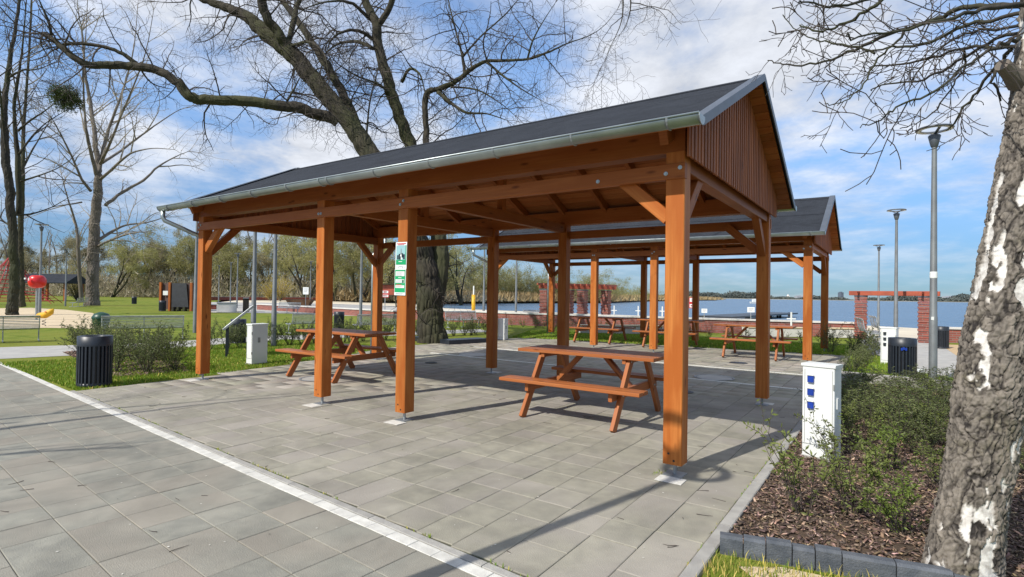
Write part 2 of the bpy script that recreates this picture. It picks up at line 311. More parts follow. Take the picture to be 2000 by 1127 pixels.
# ---- pavements
def bline(x): return 2.31-(x+1.81)*.0619        # outer edge of the white band (y for given x)
TH = math.atan(-.0619)
pad = [(-.93, bline(-.93)+.16), (-.93, 17.1), (-4.7, 17.35), (-9.3, 16.6), (-10.8, 15.6), (-11.0, 13.2), (-11.2, 12.0), (-11.5, 11.2), (-10.3, 7.1), (-9.85, 5), (-9.62, bline(-9.6)+.16)]
sheet('paving_bed', [(x, y) for x, y in pad], -.008, JOINT)
plaza = [(-30, bline(-30)), (-30, -14), (6, -14), (6, 1.6), (-.7, bline(-.7))]
plaza_bed = sheet('plaza_bed', plaza, -.006, JOINTL)
def tile_mesh(lx, ly, name, m, e=.004, g=.0028):
    g = .0019; x, y = lx/2-g, ly/2-g; v = [Vector((sx*(x-q), sy*(y-q), z)) for q, z in ((e, 0), (0, -e*.8), (0, -.03)) for sx, sy in ((-1, -1), (1, -1), (1, 1), (-1, 1))]
    mb = MB(); mb.add(v, [[0, 1, 2, 3]]+[[a+4, b+4, b, a] for a, b in ((0, 1), (1, 2), (2, 3), (3, 0))]+[[a+8, b+8, b+4, a+4] for a, b in ((0, 1), (1, 2), (2, 3), (3, 0))]); return mb.mesh(name, m)
TM = {}
def tmesh(lx, ly, m, e=.004):
    k = (round(lx, 3), round(ly, 3), m.name, e)
    if k not in TM: TM[k] = tile_mesh(lx, ly, 'paving_slab', m, e)
    return TM[k]
def inpoly(x, y, P):
    c = False; j = len(P)-1
    for i in range(len(P)):
        if (P[i][1] > y) != (P[j][1] > y) and x < (P[j][0]-P[i][0])*(y-P[i][1])/(P[j][1]-P[i][1])+P[i][0]: c = not c
        j = i
    return c
def lay(tiles, parent, limit, m, mf, fieldname, part):
    """tiles: (x, y, lx, ly, rot). nearest ones in view as parts, the rest as one stuff part"""
    def score(t):
        d = np.array([t[0], t[1], -1.5]); z = d@CF; x = d@CR
        if z < .6 or abs(x/z) > 1.0 or (d@CU)/z < -.62: return 1e6+math.hypot(t[0], t[1])
        return z
    tiles.sort(key=score)
    for t in tiles[:limit]:
        o = link(part, tmesh(t[2], t[3], m), parent); o.location = (t[0], t[1], random.gauss(0, .0011)); o.rotation_euler = (random.gauss(0, .0015), random.gauss(0, .0015), t[4]+random.gauss(0, .0015))
    V = []; F = []; T = []
    for t in tiles[limit:]:
        x, y = t[2]/2-.003, t[3]/2-.003; c, s = math.cos(t[4]), math.sin(t[4]); z = random.gauss(0, .0010); k = len(V)
        tx, ty = random.gauss(0, .0012), random.gauss(0, .0012)
        for q, zz in ((.004, 0), (0, -.006)):
            for sx, sy in ((-1, -1), (1, -1), (1, 1), (-1, 1)):
                X, Y = sx*(x-q), sy*(y-q); V.append((t[0]+X*c-Y*s, t[1]+X*s+Y*c, z+zz+X*tx+Y*ty))
        F += [(k, k+1, k+2, k+3), (k+4, k+5, k+1, k), (k+5, k+6, k+2, k+1), (k+6, k+7, k+3, k+2), (k+7, k+4, k, k+3)]
        b = random.uniform(.92, 1.08); T += [(b*random.uniform(.98, 1.04), b, b*random.uniform(.94, 1.02))]*8
    o = link(fieldname, nmesh(fieldname, np.array(V), np.array(F), mf, np.array(T)), parent); tag(o, kind='stuff')
pb = bpy.data.objects['paving_bed']
P = .305; tiles = []
for i in range(0, 36):
    x1 = -.935-i*P; xc = x1-P/2; y = bline(xc)+.175
    g0 = 2.52+(P if i % 2 else 0)
    ylim = 17.4; first = True
    while y < ylim:
        if first:
            k = math.ceil((y+.1-2.52)/P); ny = 2.52+k*P
            first = False
        else:
            ny = y+P*random.choice((1, 1, 1.5, 2)) if False else y+P
        if random.random() < .24 and ny-y < P*1.2: ny += P*.5 if random.random() < .35 else P
        yc = (y+ny)/2
        if inpoly(xc, yc, pad): tiles.append((xc, yc, P, ny-y, 0))
        y = ny
lay(tiles, pb, 300, PAVE, PAVEF, 'distant_paving_slabs', 'paving_slab')
tiles = []; c, s = math.cos(TH), math.sin(TH)
ox, oy = -1.81, 2.31
for j in range(0, 26):
    v = -(j+.5)*P; off = (j % 2)*.0
    for i in range(-10, 46):
        u = -(i+.5)*.61+.15
        X, Y = ox+u*c-v*s, oy+u*s+v*c
        if inpoly(X, Y, plaza):
            if random.random() < .12: tiles.append((X, Y, .61, P, TH))
            else: tiles += [(X-.1525*c, Y-.1525*s, .305, P, TH), (X+.1525*c, Y+.1525*s, .305, P, TH)]
lay(tiles, plaza_bed, 280, PLZ, PLZF, 'distant_plaza_slabs', 'paving_slab')
# white band of small setts between plaza and pad, thin kerb strip beside it
band = sheet('paving_band', [(-14.8, bline(-14.8)), (-.7, bline(-.7)), (-.7, bline(-.7)+.09), (-14.8, bline(-14.8)+.09)], -.004, JOINT)
for i in range(70):
    u = 1.05-(i+.5)*.2; X, Y = ox+u*c-.045*s, oy+u*s+.045*c
    o = link('sett', tmesh(.2, .09, BAND, .003), band); o.location = (X, Y, .001+random.gauss(0, .0008)); o.rotation_euler = (0, 0, TH+random.gauss(0, .003))
kb = MB(); ks = thing('edging_kerb', 'thin grey concrete edging strip along the white paving band', 'kerb')
for i in range(9):
    u0 = .95-i; a = (ox+u0*c-.125*s, oy+u0*s+.125*c, -.02); e = (ox+(u0-.994)*c-.125*s, oy+(u0-.994)*s+.125*c, -.02)
    MB().beam(a, e, .058, .046, bev=.004).build('kerb_stone', KERB, ks)
# two pale bands across the pad behind the shelter
for Yb, x0, x1, nm in ((10.15, -9.6, -.95, 'paving_band'), (12.15, -9.9, -.95, 'paving_band')):
    mb = MB(); n = 0; x = x1
    bb = sheet(nm, [(x0, Yb), (x1, Yb), (x1, Yb+.1), (x0, Yb+.1)], .0045, JOINT)
    while x-.2 > x0:
        o = link('sett', tmesh(.2, .1, BAND, .003), bb); o.location = (x-.1, Yb+.05, .0075); x -= .2
# manhole covers
def manhole(px, py, r, label, dark=False):
    p = G(px, py); t = thing('manhole_cover', label, 'manhole cover', (p.x, p.y, .007), .3, None)
    MB().lathe([(r, 0), (r, .004), (r-.035, .004), (r-.035, 0)], 40).build('frame_ring', STEEL if not dark else BINM, t)
    MB().lathe([(0.001, .0025), (r-.045, .0025), (r-.045, 0)], 40).build('lid', PATH if not dark else BINM, t)
manhole(1395, 738, .36, 'round manhole cover with pale filling, right of the nearer shelter table')
manhole(925, 693, .36, 'round manhole cover behind the slim middle back post')
manhole(842, 709, .13, 'small dark round drain cover left of the back posts', True)
manhole(1338, 766, .13, 'small dark round drain cover beside the big front post', True)
manhole(1442, 709, .2, 'small dark drain cover in front of the rear shelter table', True)
manhole(620, 740, .3, 'round manhole cover under the left picnic table')
# kerb along right edge of the pad
kr = thing('edging_kerb', 'pale concrete kerb between the paved pad and the bark mulch bed', 'kerb')
for i in range(15):
    y0 = 1.7+i*1.03
    if y0 < 16.5: MB().beam((-.885, y0, -.03), (-.885, y0+1.022, -.03), .08, .10, bev=.006).build('kerb_stone', KERB, kr)
# dark kerb stones at the near end of the bed
kd = thing('palisade_kerb', 'low row of dark grey kerb stones in front of the bark mulch bed', 'kerb')
a = Vector((-.84, 3.42)); e = Vector((1.6, 3.98)); dv = (e-a).normalized(); q = 0; L = (e-a).length
for wd in (.13, .12, .135, .115, .13, .25, .25, .25, .25, .25, .25, .25):
    if q+wd > L: break
    p0 = a+dv*(q+.003); p1 = a+dv*(q+wd-.003); z = .085+random.gauss(0, .006); q += wd
    MB().beam((p0.x, p0.y, z-.08), (p1.x, p1.y, z-.08), .075, .2, bev=.014).build('kerb_stone', DKERB, kd)
# mulch bed
bed = [(-.84, 3.47), (1.6, 4.02), (1.6, 11.1), (-.80, 11.9), (-.84, 9)]
sheet('mulch_bed', bed, -.002, SOIL)
def scatter(poly, n, jit=None):
    xs = [p[0] for p in poly]; ys = [p[1] for p in poly]; out = []
    while len(out) < n:
        x = random.uniform(min(xs), max(xs)); y = random.uniform(min(ys), max(ys))
        if inpoly(x, y, poly): out.append((x, y))
    return out
def chips(name, pts, lab, s0=.012, s1=.05):
    n = len(pts); P0 = np.array(pts); L = RNG.uniform(s0, s1, n); W = L*RNG.uniform(.18, .5, n); T = RNG.uniform(.002, .006, n)
    a = RNG.uniform(0, 6.28, n); tilt = RNG.normal(0, .35, n)
    ex = np.stack([np.cos(a)*np.cos(tilt), np.sin(a)*np.cos(tilt), np.sin(tilt)], 1); ey = np.stack([-np.sin(a), np.cos(a), RNG.normal(0, .25, n)], 1); ez = np.cross(ex, ey)
    c = np.stack([P0[:, 0], P0[:, 1], RNG.uniform(.002, .02, n)], 1)
    cs = [(-1, -1, -1), (1, -.6, -1), (.8, 1, -1), (-.9, .7, -1), (-1, -1, 1), (1, -.6, 1), (.8, 1, 1), (-.9, .7, 1)]
    V = np.concatenate([c+ex*(L/2*k[0])[:, None]+ey*(W/2*k[1])[:, None]+ez*(T/2*k[2])[:, None] for k in cs]).reshape(8, n, 3).transpose(1, 0, 2).reshape(-1, 3)
    q = np.array([(3, 2, 1, 0), (4, 5, 6, 7), (0, 1, 5, 4), (1, 2, 6, 5), (2, 3, 7, 6), (3, 0, 4, 7)]); F = (np.arange(n)*8)[:, None, None]+q[None]
    v = RNG.choice([.45, .8, 1.1, 1.5, 2.6], n, p=[.28, .28, .22, .14, .08])*RNG.uniform(.8, 1.2, n); tone = np.stack([v, v*RNG.uniform(.85, 1.1, n), v*RNG.uniform(.8, 1.2, n)], 1)
    tag(link(name, nmesh(name, V, F.reshape(-1, 4), BARKCHIP, np.repeat(tone, 8, 0))), lab, 'bark mulch', kind='stuff')
near_bed = [(-.84, 3.5), (1.2, 3.95), (1.2, 7.0), (-.84, 7.0)]
chips('bark_mulch', scatter(near_bed, 13000)+scatter([(-.84, 7), (1.4, 7), (1.4, 11.2), (-.8, 11.8)], 7000), 'brown bark chips covering the bed right of the paving')

def grass(name, pts, label, h0=.03, h1=.09, wd=.0035, col=(1, 1, 1), dry=.12, z=-.01, lean=.45):
    n = len(pts); P0 = np.array(pts); a = RNG.uniform(0, 6.28, n); H = RNG.uniform(h0, h1, n); b = RNG.uniform(0, 6.28, n); ln = H*RNG.uniform(.05, lean, n)*1.4
    W = wd*RNG.uniform(.7, 1.4, n)
    base = np.stack([P0[:, 0], P0[:, 1], np.full(n, z)], 1); sd = np.stack([np.cos(a), np.sin(a), np.zeros(n)], 1)*W[:, None]
    ld = np.stack([np.cos(b), np.sin(b), np.zeros(n)], 1)*ln[:, None]; up = np.stack([np.zeros(n), np.zeros(n), H], 1)
    V = np.stack([base-sd, base+sd, base+up*.6+ld*.35+sd*.8, base+up*.6+ld*.35-sd*.8, base+up+ld], 1).reshape(-1, 3); k = np.arange(n)[:, None]*5
    F = np.concatenate([k+np.array([[0, 1, 2]]), k+np.array([[0, 2, 3]]), k+np.array([[3, 2, 4]])])
    v = RNG.uniform(.7, 1.35, n); tone = np.stack([v*RNG.uniform(.8, 1.2, n)*col[0], v*col[1], v*RNG.uniform(.6, 1.2, n)*col[2]], 1)
    dd = RNG.random(n) < dry; tone[dd] = np.array([3.0, 1.7, 4.5])*RNG.uniform(.6, 1.2, dd.sum())[:, None]
    tag(link(name, nmesh(name, V, F, GRASS, np.repeat(tone, 5, 0))), label, 'grass', kind='stuff')
grass('grass', scatter([(-.84, 2.0), (.9, 2.2), (1.6, 3.9), (-.84, 3.36)], 9000), 'tufts of grass in front of the dark kerb stones at bottom right', .015, .075, .0022, dry=.5, col=(.75, .72, .8))
gl = [(-14.5, 3.1), (-9.75, 2.98), (-9.95, 5.2), (-10.4, 7.4), (-11.6, 10.8), (-15.5, 10), (-15.0, 6.2), (-14.2, 4.0)]
grass('grass', scatter(gl, 60000), 'bright grass round the black litter bin left of the shelter', .02, .055, .006, dry=.07, col=(.85, .85, .8))
grass('grass', scatter([(-1.0, 17.2), (-11, 15.9), (-12.5, 19.5), (-5, 21), (-.6, 20.5)], 40000), 'strip of grass behind the rear shelter', .03, .08, .011, dry=.04)
grass('grass', scatter([(-.8, 12.15), (.95, 11.9), (1.4, 12.6), (.2, 14.0), (-.3, 17), (-.85, 16.8)], 22000), 'grass round the bin and lamp post at right', .04, .13, .006, dry=.05)
grass('grass', scatter([(.5, 2.0), (3.5, 2.6), (4, 8), (1.6, 8.5), (.9, 4.2)], 14000), 'lawn behind the birch trunk at the right edge', .02, .06, .005, dry=.08)
# weeds in the paving joints
pts = []
for _ in range(650):
    u = random.uniform(-7, 1); k = .16+random.gauss(0, .006)
    if math.sin(u*7)+math.sin(u*2.3+1) > .2: pts.append((ox+u*c-k*s, oy+u*s+k*c))
for _ in range(160): pts.append((-.935+random.gauss(0, .006), random.uniform(2.4, 7)))
for cx_, cy_ in ((-1.62, 4.56), (-9.4, 4.7)):
    for _ in range(26): pts.append((cx_+random.gauss(0, .03), cy_+random.gauss(0, .03)))
grass('moss', pts, 'small moss and weed tufts growing in the paving joints', .006, .03, .003, dry=.3, z=-.004)

# light paths, play sand, plaza on the left, gravel on the right
def gp(*px): return [tuple(G(*p)[:2]) for p in px]
sheet('garden_path', [(-15.4, 3.15), (-14.8, 5.3), (-14.9, 6.9), (-15.6, 8.5), (-14.9, 12.0), (-13.2, 17.6), (-14.6, 18.6), (-16.5, 13), (-17.4, 9.5), (-17.0, 7.0), (-18.1, 4.5), (-18.5, 3.3)], -.006, PATH)
sheet('play_sand', gp((-60, 603), (60, 601), (130, 605), (180, 611), (205, 622), (215, 638), (200, 643), (150, 641), (90, 640), (0, 642), (-60, 643)), -.004, SAND)
sheet('skate_plaza', gp((415, 610), (560, 612), (640, 616), (760, 618), (850, 614), (850, 600), (600, 592), (415, 590), (330, 596), (340, 601)), -.004, PATH)
sheet('gravel_area', [(1.5, 18.2), (1.35, 24.2), (6, 25.5), (14, 25), (12, 12), (5, 12.5)], -.002, GRAVEL)
sheet('lake_path', [(-.35, 17.0), (.2, 13.3), (.95, 12.6), (5, 12.5), (1.5, 18.2), (1.35, 25.5), (-.9, 25.5), (-.9, 21.2)], -.004, PATH)
# low concrete edging wall right of the bed
ew = thing('edging_wall', 'low pale concrete edging wall behind the right shrubs', 'wall')
a = Vector((-.80, 12.0)); e = Vector((2.4, 11.55)); 
for i in range(3):
    p0 = a+(e-a)*(i/3+.002); p1 = a+(e-a)*((i+1)/3-.002)
    MB().beam((p0.x, p0.y, .02), (p1.x, p1.y, .02), .1, .28, bev=.008).build('wall_block', KERB, ew)

# ================================================================== SHELTERS
def shelter(label):
    t = thing('picnic_shelter', label, 'shelter', (0, 0, 0), 0, 'open timber picnic shelters')
    W = .16; H = 2.72; ys = 1.89
    for x in (-4.004, -.778, .778, 4.004):
        for y in (-ys, ys):
            p = MB().beam((x, y, .10), (x, y, H), W, W, (0, 1, 0), .006).build('post', WOOD, t)
            q = MB(); q.tube([(x, y, 0), (x, y, .1)], .016, 10); q.box((x, y, .004), (.16, .16, .008)); q.build('post_base', STEEL, p)
            if y < 0:
                q = MB()
                for dx, dz in ((-.03, .19), (.015, .135)): q.tube([(x+dx, y-W/2-.001, dz), (x+dx, y-W/2+.004, dz)], .010, 10)
                q.build('bolt_hole', BINI, p)
            MB().box((x+.02, y-.17 if y < 0 else y+.1, .0045), (.22, .15, .004)).build('footing', BAND, p)
    for y in (-ys, ys):
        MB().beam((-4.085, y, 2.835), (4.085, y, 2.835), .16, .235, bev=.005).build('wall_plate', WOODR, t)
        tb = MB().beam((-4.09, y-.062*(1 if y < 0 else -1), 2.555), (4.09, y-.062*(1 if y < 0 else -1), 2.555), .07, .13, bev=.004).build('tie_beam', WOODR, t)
        if y < 0:
            bme = MB().lathe([(.001, .0), (.009, 0), (.009, .007), (.018, .008), (.018, .013), (.001, .013)], 10).mesh('bolt', ZINC)
            for x in (-4.03, -3.97, -.8, -.75, .75, .8, 3.3, 3.93, 4.05):
                o = link('bolt', bme, tb); o.location = (x, y-.11, 2.555+(.025 if x in (4.05, -3.97, .8) else -.015)); o.rotation_euler = (-PI/2, 0, 0)
        for sx in (-1, 1):
            MB().beam((sx*3.93, y, 2.17), (sx*3.50, y, 2.545), .09, .11, (0, 1, 0) if False else (0, 0, 1), .004).build('brace', WOOD if y < 0 else WOODR, t)
    for sx in (-1, 1):
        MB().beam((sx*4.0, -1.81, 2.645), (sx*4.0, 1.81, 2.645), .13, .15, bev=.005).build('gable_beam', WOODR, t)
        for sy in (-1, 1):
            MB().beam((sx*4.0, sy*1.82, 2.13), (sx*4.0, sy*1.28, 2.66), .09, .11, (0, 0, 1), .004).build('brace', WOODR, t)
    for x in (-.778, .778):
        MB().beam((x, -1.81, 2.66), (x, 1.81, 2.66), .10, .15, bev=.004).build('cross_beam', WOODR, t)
        MB().beam((x, 0, 2.73), (x, 0, 3.74), .1, .1, (0, 1, 0), .004).build('king_post', WOODR, t)
    SL = .474; ang = math.atan(SL); cs, sn = math.cos(ang), math.sin(ang); ZR = 3.965; YE = 2.34
    nrm = lambda sy: Vector((0, sy*sn, cs))
    # rafters
    n = 11
    for i in range(n):
        x = -3.96+i*7.92/(n-1)
        for sy in (-1, 1):
            top = Vector((x, sy*.0, ZR))-nrm(sy)*.125; e = Vector((x, sy*(1.93 if 0 < i < n-1 else 2.2), ZR-SL*(1.93 if 0 < i < n-1 else 2.2)))-nrm(sy)*.125
            MB().beam(top+Vector((0, sy*.01, 0)), e, .07, .13, (0, 0, 1), .003).build('rafter', WOODR, t)
    MB().beam((-4.1, 0, 3.69), (4.1, 0, 3.69), .1, .14, bev=.004).build('ridge_beam', WOODR, t)
    # roof deck boards, running along the roof
    Ls = YE/cs; nb = 20; bw = Ls/nb
    for sy in (-1, 1):
        for k in range(nb):
            d = (k+.5)*bw; cpt = Vector((0, sy*d*cs, ZR-d*sn))-nrm(sy)*.046
            MB().beam(cpt+Vector((-4.30, 0, 0)), cpt+Vector((4.30, 0, 0)), bw-.006, .026, nrm(sy), .003).build('deck_board', WOODD, t)
    # bitumen covering: overlapping strips
    ns = 4; sw = (Ls+.03)/ns
    for sy in (-1, 1):
        for k in range(ns):
            d0 = k*sw; d1 = (k+1)*sw+.03
            a = Vector((0, sy*d0*cs, ZR-d0*sn))+nrm(sy)*(-.024); bq = Vector((0, sy*d1*cs, ZR-d1*sn))+nrm(sy)*(-.024+.007)
            if k == 0: a = Vector((0, sy*.004, ZR-.026))
            m2 = (a+bq)/2; h2 = (bq-a)
            MB().beam(a+Vector((0, 0, 0))+Vector((-4.325, 0, 0)) if False else m2+Vector((-4.325, 0, 0)), m2+Vector((4.325, 0, 0)), h2.length, .010, nrm(sy)).build('roofing_strip', BITU, t)
    q = MB()
    for sy in (-1, 1):
        q.beam(Vector((-4.32, sy*.07, ZR-.012-.07*SL)), Vector((4.32, sy*.07, ZR-.012-.07*SL)), .15, .012, nrm(sy))
    q.build('ridge_cap', BITU, t)
    # gable flashing, cladding boards
    for sx in (-1, 1):
        for sy in (-1, 1):
            a = Vector((sx*4.335, sy*.0, ZR-.042)); bq = Vector((sx*4.335, sy*(YE+.02), ZR-.042-SL*(YE+.02)))
            MB().beam(a+Vector((0, 0, .018)), bq+Vector((0, 0, .018)), .012, .075, (0, 0, 1)).build('verge_flashing', FLASH, t)
            MB().beam(a+Vector((-sx*.05, sy*.01, .048)), bq+Vector((-sx*.05, 0, .048)), .10, .006, nrm(sy)).build('verge_flashing', FLASH, t)
        bw2 = .0485; k = -43
        while k <= 42:
            y0 = k*bw2; y1 = y0+bw2-.004; x = sx*(4.13+(.007 if k % 2 else 0)); zt0 = ZR-.075-SL*abs(y0); zt1 = ZR-.075-SL*abs(y1); zb = 2.655
            if abs((y0+y1)/2) < 2.045 and min(zt0, zt1) > zb+.05:
                m2 = MB(); v = []
                for xx in (x-.009, x+.009):
                    v += [Vector((xx, y0, zb)), Vector((xx, y1, zb)), Vector((xx, y1, zt1)), Vector((xx, y0, zt0))]
                o1 = random.random()*30; uvq = [[(o1+p.z, p.y+o1) for p in (v[i] for i in f)] for f in ([0, 3, 2, 1], [4, 5, 6, 7], [0, 1, 5, 4], [1, 2, 6, 5], [2, 3, 7, 6], [3, 0, 4, 7])]
                m2.add(v, [[0, 3, 2, 1], [4, 5, 6, 7], [0, 1, 5, 4], [1, 2, 6, 5], [2, 3, 7, 6], [3, 0, 4, 7]], uvq).build('cladding_board', CLAD, t)
            k += 1
        # rafter tails / purlin ends under the verge
    # gutters with brackets and end caps
    for sy in (-1, 1):
        gy, gz, gr = sy*2.405, 2.852, .068; q = MB(); prof = [(math.cos(a)*gr, math.sin(a)*gr) for a in [PI+PI*i/12 for i in range(13)]]
        outer = prof; inner_ = [(x*.93, y*.93) for x, y in prof][::-1]; loop = outer+inner_; m_ = len(loop)
        vs = [Vector((xx, gy+a, gz+b)) for xx in (-4.42, 4.34) for a, b in loop]
        q.add(vs, [[i, (i+1) % m_, m_+(i+1) % m_, m_+i] for i in range(m_)]+[list(range(m_))[::-1], [m_+i for i in range(m_)]])
        q.tube([(-4.42, gy+sy*gr, gz+.002), (4.34, gy+sy*gr, gz+.002)], .009, 8)
        g = q.build('gutter', ZINC, t, True)
        for xx in (-4.42, 4.34):
            q = MB(); q.add([Vector((xx, gy+a, gz+b)) for a, b in [(math.cos(w_)*gr*1.08, math.sin(w_)*gr*1.08) for w_ in [PI+PI*i/10 for i in range(11)]]]+[Vector((xx+.006*(1 if xx > 0 else -1), gy+a, gz+b)) for a, b in [(math.cos(w_)*gr*1.08, math.sin(w_)*gr*1.08) for w_ in [PI+PI*i/10 for i in range(11)]]],
                            [list(range(11)), list(range(11, 22))[::-1]]+[[i, i+1, 12+i, 11+i] for i in range(10)]).build('end_cap', ZINC, g)
        for i in range(11):
            xx = -4.1+i*.82
            MB().tube([(xx, gy+math.cos(a)*(gr+.004), gz+math.sin(a)*(gr+.004)) for a in [PI+PI*k/8 for k in range(9)]], .009, 5).build('bracket', STEEL, g)
        for xx in (-.1,):
            MB().tube([(xx-.05+0*k, gy+math.cos(a)*(gr+.002), gz+math.sin(a)*(gr+.002)) for k, a in enumerate([PI+PI*k/10 for k in range(11)])], .012, 6).build('gutter_joint', ZINC, g)
        if True:
            dp = [(-4.36, gy, gz-.05), (-4.36, gy, gz-.16), (-4.34, gy+.02*-sy, gz-.22), (-4.24, gy-.2*sy, gz-.31), (-4.16, gy-.38*sy, gz-.40), (-4.13, gy-.50*sy, gz-.44), (-4.125, sy*1.85, gz-.50), (-4.125, sy*1.85, .05)]
            MB().tube(dp, .036, 12).build('downpipe', ZINC, t, True)
    return t
sh = shelter('nearer brown timber picnic shelter with dark pitched roof and zinc gutter')
sh.location = (-5.508, 6.51, 0)
sh2 = copy_tree(sh); sh2.location = (-6.12, 16.1, .0); sh2.scale = (1.13, 1.0, 1.045); sh2['label'] = 'rear timber picnic shelter seen through and beyond the nearer one'
# a third pavilion far left is a simpler hut

# poster on the third front post
pp = thing('notice_poster', 'long green and white laminated notice on the second front post from the right', 'notice', (-4.80, 4.527, 1.5), 0)
PWHT = mat('poster_white', (.78, .80, .78), .3, (.74, .76, .74), 3); PGRN = mat('poster_green', (.012, .36, .13), .3, (.012, .30, .11), 4); PRED = mat('poster_red', (.55, .03, .05), .3)
PTEAL = mat('poster_teal', (.30, .50, .52), .3, (.24, .44, .48), 8); PBLK = mat('poster_dark', (.015, .018, .03), .3); PTXT = mat('poster_text', (.28, .30, .32), .4); PDG = mat('poster_dark_green', (.006, .20, .09), .3)
HP = .625; WP = .185   # top piece and bottom piece
def prect(name, u0, v0, u1, v1, m, k, par=None):
    """u across 0..1, v down 0..1 on the poster; k = layer"""
    x0, x1 = -WP/2+u0*WP, -WP/2+u1*WP; z0, z1 = HP/2-v0*HP, HP/2-v1*HP; y = -.0012*k
    return MB().box(((x0+x1)/2, y, (z0+z1)/2), (abs(x1-x0), .0012, abs(z0-z1))).build(name, m, par or pp)
sh_ = prect('paper_sheet', 0, 0, 1, .505, PWHT, 1); sh_b = prect('paper_sheet', -.03, .508, .97, 1, PWHT, 1)
prect('title_line', .08, .022, .90, .040, PRED, 2); prect('title_line', .2, .046, .75, .056, PRED, 2)
pic = prect('picture', .06, .062, .93, .415, PTEAL, 2); prect('green_panel', .06, .335, .93, .425, PGRN, 3)
prect('side_stripe', .90, .062, .96, .425, PGRN, 4)
tri = MB(); tri.add([Vector((-.004, -.0045, .235)), Vector((.004, -.0045, .235)), Vector((.012, -.0045, .155)), Vector((-.012, -.0045, .155))], [[0, 3, 2, 1]]); tri.build('tower_silhouette', PTXT, pic)
for (u0, v0, u1, v1, m_) in ((.16, .245, .27, .325, PBLK), (.30, .22, .42, .33, PBLK), (.44, .235, .60, .33, PWHT), (.56, .21, .68, .29, PBLK), (.70, .23, .84, .325, PBLK), (.36, .27, .5, .333, PTEAL)):
    prect('figure_silhouette', u0, v0, u1, v1, m_, 4, pic)
prect('caption_line', .3, .362, .62, .372, PWHT, 4)
for v in (.452, .464): prect('text_line', .28, v, .74, v+.006, PTXT, 2)
for u in (.12, .24, .62, .78): prect('logo', u, .478, u+.08, .49, PTXT, 2)
prect('green_panel', .0, .522, .93, .945, PGRN, 2)
for (v0, v1) in ((.550, .640), (.700, .770), (.812, .862)):
    b_ = prect('text_box', .07, v0, .86, v1, PWHT, 3)
    for j in range(int((v1-v0)/.017)): prect('text_line', .12, v0+.012+j*.017, .62 if j % 3 else .80, v0+.017+j*.017, PTXT if v0 < .8 else PRED, 4)
prect('heading_line', .12, .792, .6, .803, PRED, 3); prect('heading_line', .3, .665, .6, .675, PWHT, 3); prect('pictogram', .66, .71, .82, .762, PDG, 4)
prect('text_line', .12, .962, .78, .969, PTXT, 2); prect('text_line', .12, .976, .7, .982, PTXT, 2)
pp.rotation_euler = (0, R(0.8), 0); pp.location = (-4.742, 4.533, 1.785)

# ================================================================== PICNIC TABLES
def picnic_table():
    t = thing('picnic_table', '', 'picnic table', (0, 0, 0), 0, 'wooden A-frame picnic tables'); L = 1.84
    for k in range(5): MB().beam((-L/2, -.29+k*.145, .782), (L/2, -.29+k*.145, .782), .135, .04, bev=.005).build('tabletop_board', WOODT, t)
    for sy in (-1, 1):
        for k in range(2): MB().beam((-L/2, sy*(.575+k*.135), .447), (L/2, sy*(.575+k*.135), .447), .122, .04, bev=.005).build('bench_board', WOODT, t)
    for sx in (-1, 1):
        x = sx*.60
        for sy in (-1, 1): MB().beam((x, sy*.72, .0), (x, sy*.24, .76), .045, .10, (0, 1, 0), .003).build('leg', WOODT, t)
        MB().beam((x-sx*.046, -.70, .375), (x-sx*.046, .70, .375), .045, .10, bev=.003).build('bench_bearer', WOODT, t)
        bme = MB().lathe([(.001, .008), (.012, .006), (.014, 0)], 8).mesh('bolt', ZINC)
        for yb, zb in ((-.50, .375), (.50, .375), (-.27, .735), (.27, .735)): o = link('bolt', bme, t); o.location = (x+sx*.0225, yb, zb); o.rotation_euler = (0, sx*PI/2, 0)
        MB().beam((x-sx*.046, -.33, .735), (x-sx*.046, .33, .735), .045, .052, bev=.003).build('top_bearer', WOODT, t)
        MB().beam((x-sx*.08, 0, .38), (sx*.16, 0, .755), .09, .05, (1, 0, 1), .003).build('diagonal_brace', WOODT, t)
    return t
tb = picnic_table(); used = False
p4 = (G(1130, 669)+G(1195, 672))/2; p5 = G(1237, 676); p3 = (G(1408, 698)+G(1510, 705))/2
for (x, y, rz, lab, sc) in ((-3.12, 6.33, 0, 'nearest picnic table, orange-brown, in front of the right back posts', 1), (-8.12, 6.42, .03, 'picnic table under the left end of the nearer shelter', 1),
                        (p3.x+.05, p3.y+.65, .02, 'picnic table under the rear shelter, rightmost of the tables', 1), (p4.x-.1, p4.y+.6, .04, 'picnic table under the rear shelter, seen just left of its inner front post', 1), (p5.x+.95, p5.y+.55, .04, 'picnic table under the rear shelter, mostly hidden behind the big front post', 1)):
    place(tb, used, (x, y, 0 if y < 10 else .02), rz, lab, sc); used = True

